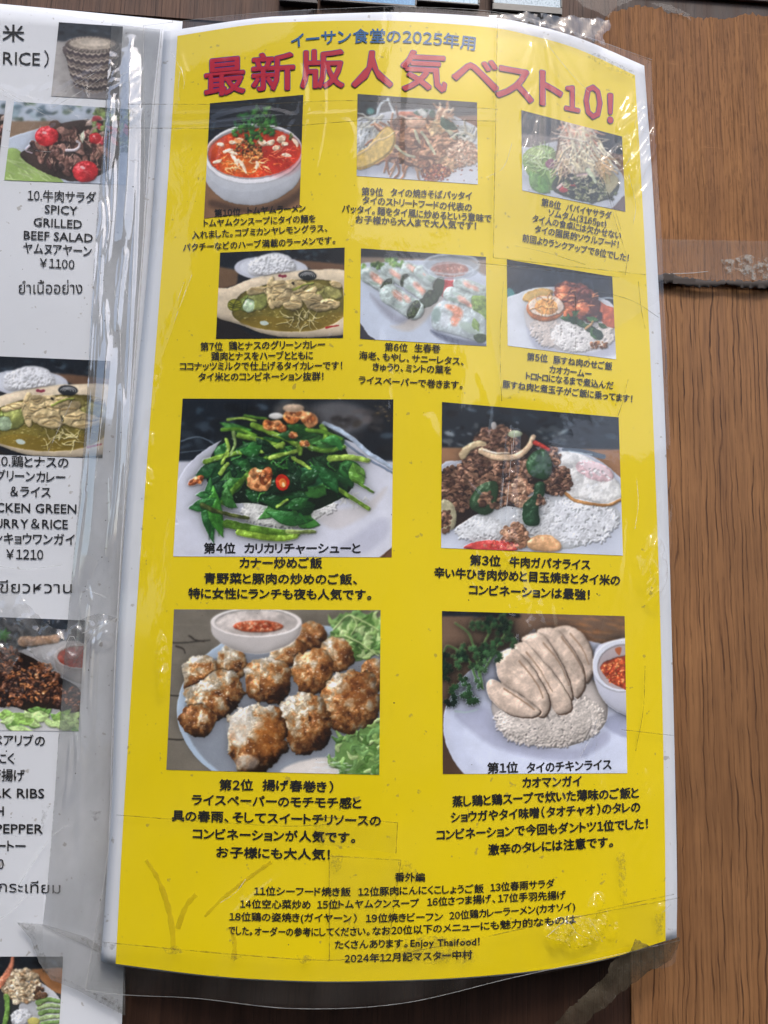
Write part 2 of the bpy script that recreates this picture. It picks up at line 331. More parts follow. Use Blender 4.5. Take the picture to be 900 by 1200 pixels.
def dish9():    # fried noodles with lemon
    p = Print(30, 40, 860, 670, 2.6/5.625, C(200, 206, 220), 9)
    dark_back(p, 30, 40, 860, 215, 60, (6, 26), 14)
    planks(p, [(30, 195), (240, 200), (60, 260), (30, 262)], C(120, 100, 90), 8); planks(p, [(660, 205), (860, 195), (860, 330), (700, 240)], C(128, 90, 72), 8)
    p.blob(135, 170, 26, 22, 0, C(84, 150, 150), keep=True); p.defocus(5)
    p.poly([(30, 260), (120, 205), (300, 165), (560, 160), (740, 225), (870, 330), (870, 680), (30, 680)], C(212, 217, 228), ht=8, bev=10, tex=.03)
    p.poly([(30, 500), (250, 510), (480, 540), (600, 620), (300, 560), (120, 600), (30, 590)], C(150, 160, 184), alpha=.55, keep=True, soft=14)
    p.tube([(180, 195), (190, 150), (215, 112), (250, 100)], 11, 7, C(190, 204, 214), base=30, gl=.4); p.tube([(250, 90), (268, 135), (292, 190)], 9, 8, C(200, 210, 216), base=30, gl=.4)
    p.strands(170, 270, 120, 80, 46, 150, 8, [C(184, 184, 178), C(150, 156, 158), C(206, 206, 198)], dirn=125, spread=.5, base=20, gl=.3, dome=20)
    p.strands(90, 330, 60, 60, 20, 120, 8, [C(178, 184, 190), C(196, 200, 204)], dirn=120, spread=.5, base=25, gl=.3)
    p.poly([(250, 300), (330, 200), (520, 190), (660, 230), (760, 340), (740, 430), (620, 500), (500, 540), (330, 520), (240, 480)], C(112, 76, 56), ht=70, bev=150, tex=.3, gl=.1)
    N = [C(172, 116, 80), C(132, 82, 56), C(196, 148, 112), C(92, 54, 38)]
    p.strands(460, 390, 210, 120, 120, 170, 12, N, curl=.8, base=50, dome=60, gl=.35)
    p.strands(440, 400, 190, 110, 50, 150, 13, N, dirn=15, spread=.7, curl=.7, base=80, dome=60, gl=.4)
    for q in ([(300, 400), (360, 450), (420, 470)], [(470, 310), (520, 380), (560, 450)], [(430, 300), (440, 340), (455, 370)], [(560, 230), (630, 290), (690, 350)], [(590, 250), (650, 300), (700, 330)]):
        p.tube(q, 10, 9, C(176, 176, 146), base=140, gl=.4)
    p.poly([(370, 225), (430, 205), (490, 220), (505, 250), (470, 275), (410, 280), (370, 260)], C(214, 170, 140), ht=40, bev=40, base=110, gl=.5, tex=.12)
    p.tube([(335, 190), (400, 185), (470, 205)], 18, 10, C(206, 120, 90), base=120, gl=.5); p.tube([(330, 200), (380, 215), (440, 215)], 7, 6, C(238, 214, 196), base=140, gl=.5)
    p.strands(610, 185, 40, 36, 26, 70, 9, [C(216, 170, 130), C(190, 130, 90), C(230, 200, 170)], curl=1., base=120, gl=.4)
    p.crumbs(560, 275, 55, 45, 30, (10, 20), [C(206, 176, 130), C(180, 140, 96)], dome=20, base=130)
    for a in ((420, 180, 100, 24, -12), (600, 210, 110, 30, 45), (640, 250, 80, 26, 20), (700, 325, 70, 22, -8), (540, 155, 60, 20, 80)): p.leaf(a[0], a[1], a[2], a[3], a[4], C(38, 74, 58), base=110)
    for a in ((760, 290, 44, 28), (790, 350, 46, 34), (480, 180, 40, 22)): p.blob(a[0], a[1], a[2], a[3], p.rnd(-40, 40), C(196, 200, 196), base=40, ht=.6, rough=.3, gl=.3)
    p.strands(770, 320, 60, 50, 16, 90, 7, [C(200, 200, 190), C(176, 170, 150)], base=60)
    p.crumbs(740, 450, 105, 85, 330, (6, 15), [C(206, 172, 144), C(170, 128, 102), C(226, 198, 172), C(150, 106, 82)], dome=40, base=30)
    p.crumbs(640, 520, 70, 50, 90, (6, 13), [C(198, 160, 120), C(180, 138, 100)], dome=20, base=20)
    p.crumbs(560, 575, 95, 55, 300, (3, 10), [C(120, 40, 30), C(82, 28, 26), C(170, 84, 54), C(190, 130, 80), C(100, 50, 40)], dome=20, base=10)
    for _ in range(26): p.blob(p.rnd(390, 850), p.rnd(520, 640), p.rnd(3, 9), p.rnd(2, 6), 0, C(120, 70, 60), base=8)
    p.crumbs(310, 500, 40, 20, 14, (8, 14), [C(190, 140, 110), C(110, 64, 50)], base=10)
    p.poly([(46, 450), (120, 400), (200, 300), (250, 272), (290, 300), (300, 370), (270, 440), (200, 500), (110, 545), (46, 548)], C(196, 152, 50), ht=60, bev=60, base=60, gl=.2, tex=.12, ti=3)
    p.poly([(40, 455), (120, 405), (180, 330), (240, 280), (285, 305), (292, 370), (262, 430), (190, 490), (110, 530), (40, 535)], C(216, 182, 92), ht=10, bev=12, base=112, gl=.2, tex=.16, ti=3)
    p.tube([(46, 458), (110, 420), (160, 372), (215, 352), (262, 330), (288, 310)], 7, 5, C(226, 196, 136), base=126, gl=.3)
    p.poly([(40, 470), (110, 430), (165, 385), (235, 290), (215, 300), (130, 395), (40, 460)], C(214, 184, 128), base=124, keep=True, alpha=.6)
    return p, p.finish(contrast=.92, hk=.5, haze=.12), (410, 100, 5.625)

def dish8():    # green papaya salad
    p = Print(40, 30, 720, 700, 2.6/5.294, C(198, 204, 218), 8)
    dark_back(p, 40, 30, 720, 330, 60, (8, 30), 16)
    planks(p, [(40, 190), (300, 215), (300, 330), (40, 300)], C(128, 122, 124), 10); planks(p, [(560, 300), (720, 330), (720, 520), (600, 400)], C(140, 104, 84), 10)
    p.defocus(5)
    p.poly([(40, 300), (130, 275), (300, 240), (480, 290), (620, 370), (700, 480), (705, 560), (600, 650), (400, 640), (200, 610), (40, 560)], C(206, 212, 226), ht=8, bev=12, tex=.03)
    p.poly([(600, 680), (640, 640), (700, 580), (720, 700)], C(96, 78, 80), keep=True)
    p.poly([(62, 350), (100, 290), (180, 265), (250, 280), (275, 340), (270, 430), (290, 520), (240, 545), (170, 510), (100, 450)], C(128, 162, 84), ht=50, bev=70, tex=.2, gl=.2)
    for k in range(9):
        o = k*13; p.tube([(75+o*.8, 350+o*.3), (110+o, 300+o*.2), (180+o*.5, 275+o*.6), (240, 300+o)], 3.4, 3, C(188, 208, 140), base=52, gl=.2)
        p.tube([(90+o, 370+o), (140+o*.8, 400+o), (190+o*.6, 420+o), (230, 480+o*.4)], 3, 2, C(84, 122, 56), base=50)
    p.leaf(110, 430, 180, 50, 45, C(92, 138, 66), base=50)
    p.strands(200, 360, 60, 60, 30, 90, 4, [C(196, 214, 170), C(156, 186, 120)], base=60)
    p.blob(240, 380, 34, 30, 0, C(140, 84, 110), base=80, gl=.3)
    p.poly([(250, 540), (290, 450), (420, 400), (560, 400), (660, 480), (640, 570), (520, 620), (380, 600)], C(52, 60, 44), ht=60, bev=90, tex=.4, ti=3)
    p.poly([(280, 260), (300, 180), (350, 120), (440, 140), (520, 210), (560, 320), (600, 420), (480, 470), (320, 460), (270, 380)], C(126, 100, 86), ht=110, bev=160, tex=.3)
    S = [C(214, 196, 170), C(190, 168, 140), C(228, 216, 198), C(170, 130, 104), C(204, 178, 132)]
    p.strands(410, 300, 120, 130, 190, 150, 6, S, dirn=70, spread=.9, curl=.5, base=90, dome=60, gl=.25)
    p.strands(410, 190, 90, 50, 110, 90, 6, [C(224, 204, 184), C(200, 170, 150), C(220, 150, 120)], curl=.7, base=150, dome=30, gl=.25)
    p.strands(440, 280, 110, 130, 36, 190, 6, [C(232, 224, 196), C(220, 206, 170)], dirn=60, spread=.5, curl=.35, base=190, gl=.3)
    for q in ([(345, 110), (330, 150), (300, 190)], [(350, 110), (370, 150), (400, 170)], [(480, 150), (510, 190), (525, 220)], [(290, 210), (380, 225), (470, 245)]): p.tube(q, 6, 3, C(236, 226, 212), base=210, gl=.3)
    p.poly([(290, 540), (330, 495), (400, 470), (430, 490), (380, 530), (320, 560)], C(176, 50, 50), ht=30, bev=24, base=80, gl=.5)
    p.tube([(285, 530), (340, 480), (400, 450), (470, 440)], 10, 7, C(222, 190, 186), base=120, gl=.4)
    for _ in range(95):
        x, y, d = p.inell(480, 535, 165, 75, 12)
        p.frond(x, y, p.rnd(14, 30), [C(74, 84, 50), C(44, 52, 40), C(110, 116, 70), C(156, 156, 110), C(30, 36, 34)][p.r.randint(5)], 4, p.rnd(0, 360), base=70+p.rnd(0, 50))
    for _ in range(26):
        x, y, d = p.inell(470, 525, 150, 60, 12); a0 = p.rnd(0, 6); r = p.rnd(10, 22)
        p.tube([(x+r*math.cos(a0+t), y+r*.6*math.sin(a0+t)) for t in np.linspace(0, 3, 5)], 3.5, 3, C(190, 186, 150), base=130, gl=.3)
    p.tube([(470, 420), (500, 460), (520, 500)], 16, 8, C(206, 214, 180), base=140, gl=.4); p.poly([(560, 380), (640, 450), (660, 500), (600, 560), (570, 480)], C(170, 160, 120), ht=20, bev=30, base=90, tex=.3)
    p.strands(560, 380, 50, 60, 30, 80, 5, [C(200, 160, 110), C(224, 190, 140)], dirn=60, base=130)
    return p, p.finish(contrast=.9, hk=.42, haze=.12), (600, 120, 5.294)

def dish7(seed=7, x0=200, y0=20):    # green curry with rice
    p = Print(x0, y0, 690, 370, 2.6/3, C(28, 30, 36), seed)
    dark_back(p, x0, y0, 690, 120, 60, (5, 20)); planks(p, [(x0, 90), (300, 110), (290, 160), (x0, 190)], C(116, 92, 70), 10); p.poly([(x0, 250), (330, 330), (400, 360), (x0, 380)], C(40, 34, 32), keep=True); 
    planks(p, [(480, 70), (690, 90), (690, 120), (560, 110)], C(110, 84, 66), 6)
    p.defocus(3)
    for _ in range(12): p.blob(p.rnd(x0, 690), p.rnd(35, 90), p.rnd(3, 14), 2, p.rnd(-30, 30), C(110, 120, 130), keep=True, alpha=.5)
    p.blob(413, 104, 129, 44, 2, C(196, 200, 212), ht=6, flat=True, tex=.02); p.blob(413, 100, 112, 36, 2, C(210, 214, 224), ht=4, flat=True, tex=.02)
    p.poly([(330, 110), (345, 75), (385, 55), (430, 48), (475, 60), (500, 95), (490, 120), (420, 130), (350, 130)], C(206, 208, 214), ht=24, bev=40, tex=.06)
    p.grains(414, 92, 78, 36, 330, 9, 2.1, C(224, 226, 232), base=20, dome=16)
    p.poly([(x0, 176), (260, 172), (340, 140), (450, 118), (560, 108), (690, 118), (720, 240), (690, 325), (600, 343), (500, 346), (400, 336), (300, 300), (x0, 262)], C(206, 192, 170), ht=30, bev=30, tex=.03, gl=.1)
    p.poly([(275, 262), (300, 200), (360, 170), (450, 150), (560, 142), (650, 156), (668, 200), (665, 270), (600, 310), (500, 325), (400, 318), (320, 298)], C(110, 100, 44), ht=-6, bev=14, base=22, tex=.2, ti=1, gl=.25)
    p.poly([(300, 290), (380, 270), (520, 285), (660, 255), (660, 280), (580, 318), (460, 326), (360, 312)], C(124, 104, 40), keep=True, tex=.25, alpha=.7)
    for _ in range(130):
        x, y, d = p.inell(480, 270, 180, 48, 0); p.blob(x, y, p.rnd(1, 6), p.rnd(.8, 2.4), 0, [C(176, 160, 96), C(90, 76, 30), C(200, 190, 140)][p.r.randint(3)], keep=True, alpha=.6, gl=.3)
    p.strands(520, 285, 60, 18, 22, 40, 1.6, C(214, 204, 160), base=24)
    for x, y, rx, ry, a, c in ((340, 225, 42, 32, -20, C(110, 124, 60)), (365, 215, 36, 38, 20, C(140, 146, 84)), (335, 235, 22, 24, 0, C(170, 190, 160)), (590, 195, 44, 26, -30, C(130, 128, 74)), (630, 190, 34, 22, 20, C(150, 146, 90)), (560, 170, 40, 20, 0, C(120, 112, 66))):
        p.blob(x, y, rx, ry, a, c, base=22, ht=.7, rough=.18, gl=.5, tex=.25)
    for x, y, rx, ry, a in ((370, 180, 46, 12, -12), (430, 190, 40, 26, 20), (470, 165, 44, 20, -10), (500, 185, 42, 22, 30), (455, 210, 36, 22, -30), (560, 215, 46, 30, 25), (545, 190, 40, 16, -30), (620, 225, 34, 18, 10), (500, 220, 30, 20, 50), (410, 165, 14, 34, 10), (590, 240, 36, 14, 0), (480, 235, 34, 14, 10), (640, 160, 24, 10, 20), (520, 160, 24, 14, 10), (440, 160, 30, 16, 0), (410, 215, 12, 34, -14)):
        p.blob(x, y, rx, ry, a, C(190, 172, 132)*p.rnd(.82, 1.12), base=34+p.rnd(0, 14), ht=.8, rough=.3, gl=.35, tex=.22)
        for _ in range(2): p.tube([(x-rx*.6, y+p.rnd(-6, 6)), (x, y+p.rnd(-8, 8)), (x+rx*.6, y+p.rnd(-6, 6))], 2, 1.4, C(150, 128, 88), base=40+p.rnd(4, 12), alpha=.7)
    p.tube([(490, 178), (530, 160), (560, 155)], 4, 3, C(140, 150, 70), base=60, gl=.4); p.blob(490, 155, 6, 4, 60, C(40, 34, 30), keep=True)
    p.blob(388, 295, 16, 8, 10, C(196, 216, 226), keep=True, alpha=.8)
    for a in ((284, 232), ): 
        p.blob(a[0], a[1], 25, 22, 0, C(90, 92, 30), keep=True, tex=.1); p.blob(a[0], a[1], 22, 19, 0, C(140, 140, 50), keep=True)
        for q in (-8, 0, 8): p.tube([(a[0]-18, a[1]+q-2), (a[0], a[1]+q*.7+4), (a[0]+20, a[1]+q)], 1.5, 1, C(50, 56, 24), keep=True)
    p.blob(541, 128, 32, 17, 4, C(36, 40, 46), keep=True)
    for r in (10, 18, 25): p.tube([(541+r*math.cos(t), 130+r*.5*math.sin(t)) for t in np.linspace(-3, .2, 9)], 1.2, 1, C(196, 196, 196), keep=True)
    for dx in (-9, 0, 9): p.blob(453+dx, 131-abs(dx)*.2, 6, 5, 0, C(120, 40, 60), keep=True)
    p.tube([(606, 312), (625, 308), (650, 303)], 4, 2, C(160, 40, 40), keep=True)
    return p, p.finish(contrast=1.05, hk=.8), (180, 280, 3)

def dish6():    # fresh spring rolls
    p = Print(90, 40, 775, 575, 2.6/4.5, C(192, 202, 220), 6)
    dark_back(p, 90, 40, 775, 130, 30, (8, 24), 10); planks(p, [(90, 95), (775, 110), (775, 200), (700, 160), (400, 120), (90, 150)], C(150, 132, 118), 20)
    p.defocus(4)
    p.poly([(90, 150), (200, 125), (400, 110), (640, 130), (740, 190), (785, 240), (785, 600), (170, 600), (120, 480), (90, 400)], C(202, 212, 230), ht=6, bev=8, tex=.025)
    p.poly([(80, 430), (105, 450), (140, 505), (175, 535), (80, 560)], C(44, 42, 52), keep=True)
    p.poly([(150, 290), (300, 400), (420, 400), (540, 300), (470, 290), (390, 450), (260, 430)], C(120, 118, 134), alpha=.55, keep=True, soft=16)
    p.poly([(470, 480), (600, 520), (760, 550), (760, 575), (560, 545)], C(70, 76, 100), alpha=.8, keep=True, soft=10)
    p.poly([(260, 460), (330, 440), (480, 310), (560, 270), (520, 340), (380, 480)], C(206, 196, 186), alpha=.7, keep=True, soft=12)
    for x, y, r in ((130, 150, 30), (200, 145, 40), (280, 125, 44), (320, 140, 40), (160, 135, 24), (250, 110, 26)): 
        for _ in range(3): p.frond(x+p.rnd(-14, 14), y+p.rnd(-10, 10), r*.7, [C(96, 134, 66), C(66, 98, 60), C(150, 178, 110)][p.r.randint(3)], 4, p.rnd(0, 360), base=10)
    def roll(x0, y0, x1, y1, r, end=1, pink=None, base=20):
        a = math.atan2(y1-y0, x1-x0); nx, ny = -math.sin(a), math.cos(a)
        q = [(x0+nx*r, y0+ny*r), (x1+nx*r, y1+ny*r), (x1-nx*r, y1-ny*r), (x0-nx*r, y0-ny*r)]
        p.tube([(x0, y0), ((x0+x1)/2, (y0+y1)/2), (x1, y1)], r*.96, r, C(172, 186, 184), base=base, ht=.9, gl=.5, tex=.16, sm=3)
        for _ in range(7):
            t = p.rnd(0, 1); w = p.rnd(-.6, .6)
            p.blob(x0+(x1-x0)*t+nx*r*w, y0+(y1-y0)*t+ny*r*w, r*p.rnd(.2, .5), r*p.rnd(.1, .25), math.degrees(a)+p.rnd(-20, 20), [C(150, 176, 160), C(206, 214, 218), C(120, 150, 130)][p.r.randint(3)], keep=True, alpha=.5, soft=4)
        for t, w, s_ in (pink or ((.35, -.2, .5), (.7, -.1, .42))):
            p.blob(x0+(x1-x0)*t+nx*r*w, y0+(y1-y0)*t+ny*r*w, r*s_*1.5, r*s_*.8, math.degrees(a)+15, C(224, 148, 124), keep=True, alpha=.75, soft=6, gl=.5, tex=.2)
        for _ in range(4):
            w = p.rnd(-.8, .8); p.tube([(x0+nx*r*w, y0+ny*r*w), ((x0+x1)/2+nx*r*(w+.1), (y0+y1)/2+ny*r*(w+.1)), (x1+nx*r*w*.9, y1+ny*r*w*.9)], 1.4, 1, C(222, 230, 236), keep=True, alpha=.5)
        if end:
            p.blob(x1, y1, r*.52, r*.98, math.degrees(a), C(46, 56, 40), base=base+r*.2, ht=.5, rough=.12, tex=.5, ti=3)
            for _ in range(26):
                u, v, d = p.inell(0, 0, r*.42, r*.85); p.blob(x1+u*math.cos(a)-v*math.sin(a), y1+u*math.sin(a)+v*math.cos(a), r*.1, r*.06, p.rnd(0, 180), [C(30, 40, 30), C(84, 104, 62), C(60, 66, 44), C(110, 120, 90)][p.r.randint(4)], base=base+r*.3)
            p.tube([(x1+r*.5*math.cos(t)*math.cos(a)-r*.98*math.sin(t)*math.sin(a), y1+r*.5*math.cos(t)*math.sin(a)+r*.98*math.sin(t)*math.cos(a)) for t in np.linspace(1.6, 4.7, 9)], 2, 2, C(200, 212, 206), base=base+r*.6, gl=.4)
    roll(345, 150, 400, 175, 32, 0); roll(240, 170, 330, 215, 38, 1)
    roll(420, 175, 505, 235, 40, 1, ((.2, 0, .1),)); roll(140, 190, 235, 245, 44, 1); roll(365, 235, 455, 300, 42, 1)
    p.poly([(535, 215), (590, 205), (600, 240), (560, 290), (530, 300)], C(170, 50, 50), ht=20, bev=20, base=10, gl=.4)
    roll(620, 230, 740, 275, 34, 0); p.poly([(500, 220), (540, 205), (530, 290), (490, 300)], C(60, 76, 54), base=20, ht=14, bev=20, tex=.4)
    p.tube([(430, 340), (480, 320), (500, 290)], 26, 20, C(50, 66, 44), base=14, tex=.5, ti=3)
    roll(575, 290, 700, 340, 42, 0, ((.5, .1, .45), (.8, .3, .4))); p.poly([(690, 300), (760, 320), (766, 420), (700, 380)], C(140, 166, 90), ht=20, bev=30, base=30, tex=.3)
    for _ in range(12): p.leaf(700+p.rnd(-20, 40), 320+p.rnd(-20, 60), 50, 14, p.rnd(0, 70), C(150, 180, 96)*p.rnd(.7, 1.1), base=46)
    roll(255, 290, 380, 370, 56, 1, ((.25, -.3, .42), (.6, -.5, .3)), base=30)
    p.poly([(475, 400), (500, 345), (545, 325), (640, 350), (740, 400), (762, 440), (755, 520), (720, 540), (620, 510), (500, 480), (475, 450)], C(186, 198, 202), ht=50, bev=60, base=30, gl=.5, tex=.12)
    p.poly([(560, 345), (620, 360), (640, 400), (600, 460), (575, 430), (590, 390), (550, 360)], C(228, 140, 104), keep=True, alpha=.85, soft=8, gl=.4)
    p.blob(500, 400, 24, 40, 10, C(130, 156, 150), keep=True, alpha=.7, soft=6); p.blob(680, 470, 60, 26, 20, C(160, 180, 160), keep=True, alpha=.6, soft=6); p.blob(545, 430, 26, 34, 0, C(222, 228, 236), keep=True, alpha=.7, soft=8)
    p.blob(735, 520, 34, 24, 10, C(56, 70, 40), base=60, tex=.5, ti=3, rough=.2); p.leaf(700, 420, 70, 20, 70, C(140, 170, 90), base=80)
    for _ in range(14): p.blob(p.rnd(500, 740), p.rnd(350, 510), p.rnd(3, 9), p.rnd(1.5, 4), p.rnd(0, 90), C(236, 244, 250), keep=True, alpha=.7)
    p.blob(578, 155, 150, 58, 2, C(150, 160, 172), keep=True, alpha=.65); p.blob(578, 128, 146, 50, 2, C(170, 180, 190), keep=True, alpha=.45)
    p.blob(570, 160, 100, 40, 2, C(170, 120, 108), keep=True, tex=.2, ti=3, alpha=.9)
    p.crumbs(572, 168, 90, 28, 60, (2, 6), [C(206, 150, 130), C(150, 90, 76), C(220, 190, 176)])
    for rx, ry, cy, w in ((150, 56, 132, 3), (142, 50, 132, 1.6), (120, 44, 170, 2)):
        p.tube([(578+rx*math.cos(t), cy+ry*math.sin(t)) for t in np.linspace(0, 6.283, 33)], w, w, C(206, 216, 226), sm=1, keep=True, alpha=.8)
    return p, p.finish(contrast=.95, hk=.5, haze=.08), (400, 280, 4.5)

def dish5():    # stewed pork on rice with egg
    p = Print(85, 350, 665, 875, 2.6/4.286, C(204, 208, 220), 5)
    dark_back(p, 85, 350, 665, 640, 90, (6, 24), 8)
    for _ in range(30): p.tube([(x := p.rnd(200, 640), y := p.rnd(380, 520)), (x+p.rnd(-6, 6), y+p.rnd(10, 50))], 2, 1, C(120, 136, 150), keep=True, alpha=.5)
    p.blob(120, 530, 30, 20, 60, C(70, 130, 130), keep=True); p.defocus(3)
    p.poly([(85, 590), (160, 530), (260, 500), (420, 500), (560, 545), (650, 620), (680, 900), (85, 900)], C(212, 216, 226), ht=8, bev=10, tex=.025)
    p.poly([(200, 680), (300, 790), (460, 830), (600, 800), (660, 700), (660, 830), (480, 850), (260, 820)], C(160, 162, 180), alpha=.6, keep=True, soft=10)
    p.poly([(190, 620), (230, 600), (340, 640), (400, 660), (560, 680), (640, 700), (620, 790), (540, 815), (430, 828), (300, 790), (210, 710)], C(200, 196, 198), ht=30, bev=50, tex=.05)
    p.grains(300, 720, 85, 70, 360, 17, 3.8, C(206, 196, 190), base=24, dome=20, ang=35); p.grains(440, 745, 120, 76, 520, 17, 3.8, C(224, 222, 222), base=28, dome=26, ang=5); p.grains(590, 740, 48, 60, 160, 17, 3.8, C(214, 208, 204), base=26, dome=20)
    for x, y, r in ((550, 570, 22), (600, 600, 30)): pass
    p.poly([(545, 560), (600, 590), (645, 610), (650, 700), (600, 690), (560, 640)], C(186, 96, 62), ht=24, bev=30, base=20, gl=.3, tex=.14)
    for rx in (62, 52): p.tube([(608+rx*math.cos(t), 580+rx*.5*math.sin(t)) for t in np.linspace(3.3, 6.3, 14)], 2.2, 2, C(170, 184, 200), keep=True, sm=1)
    p.blob(255, 540, 78, 32, -14, C(190, 150, 74), base=20, ht=.6, gl=.4, rough=.08); p.blob(250, 538, 60, 20, -14, C(206, 176, 110), keep=True, alpha=.7)
    M = [C(112, 56, 34), C(84, 40, 26), C(150, 84, 52), C(64, 30, 22), C(132, 70, 44)]
    p.crumbs(450, 560, 110, 62, 60, (20, 36), M, dome=50, base=30, gl=.7, ang=20, rough=.3)
    p.crumbs(500, 610, 60, 50, 30, (16, 34), M, dome=50, base=50, gl=.8)
    for x, y, rx, ry, a in ((400, 520, 50, 30, 10), (470, 515, 46, 32, -10), (430, 555, 40, 26, 30), (500, 560, 50, 36, 20), (540, 600, 34, 46, 10), (480, 605, 40, 34, 0), (380, 545, 34, 24, 0), (505, 530, 40, 24, 0)):
        p.blob(x, y, rx, ry, a, M[p.r.randint(5)]*1.15, base=80, ht=.8, gl=.8, rough=.25, tex=.4)
    for _ in range(10): x, y, d = p.inell(460, 560, 90, 50); p.tube([(x, y), (x+p.rnd(8, 30), y+p.rnd(-12, 12))], 5, 3, C(196, 130, 84), base=115, gl=.8)
    for x, y, L, w, a in ((370, 650, 90, 16, 0), (440, 655, 80, 18, 30), (400, 640, 70, 14, -20), (480, 680, 90, 18, 25), (520, 700, 80, 18, 50), (500, 650, 70, 14, 10), (560, 680, 50, 12, 20), (410, 660, 60, 14, 10)):
        p.leaf(x, y, L, w, a, C(50, 88, 40)*p.rnd(.7, 1.4), base=70, gl=.5)
    p.blob(560, 735, 20, 30, -50, C(34, 60, 40), base=60, gl=.5); p.crumbs(560, 790, 50, 20, 30, (4, 10), [C(150, 100, 60), C(110, 70, 40)], base=40)
    for q in ([(390, 600), (415, 610), (425, 640)], [(430, 610), (400, 620), (395, 640)]): p.tube(q, 11, 9, C(190, 104, 56), base=80, gl=.8)
    p.tube([(500, 705), (520, 690), (535, 670)], 7, 5, C(190, 150, 100), base=90)
    p.blob(297, 605, 97, 66, -2, C(176, 108, 56), base=50, ht=.7, gl=.5, rough=.03)
    p.blob(300, 594, 88, 52, 0, C(214, 198, 186), base=96, ht=4, flat=True, gl=.3, tex=.04)
    p.blob(300, 596, 60, 41, 2, C(206, 150, 82), base=98, ht=.25, gl=.4, rough=.1, tex=.2)
    p.strands(300, 596, 44, 30, 18, 50, 3, [C(230, 184, 120), C(170, 112, 54)], base=112, gl=.5)
    return p, p.finish(contrast=1.05, hk=.55, haze=.03), (570, 220, 4.286)

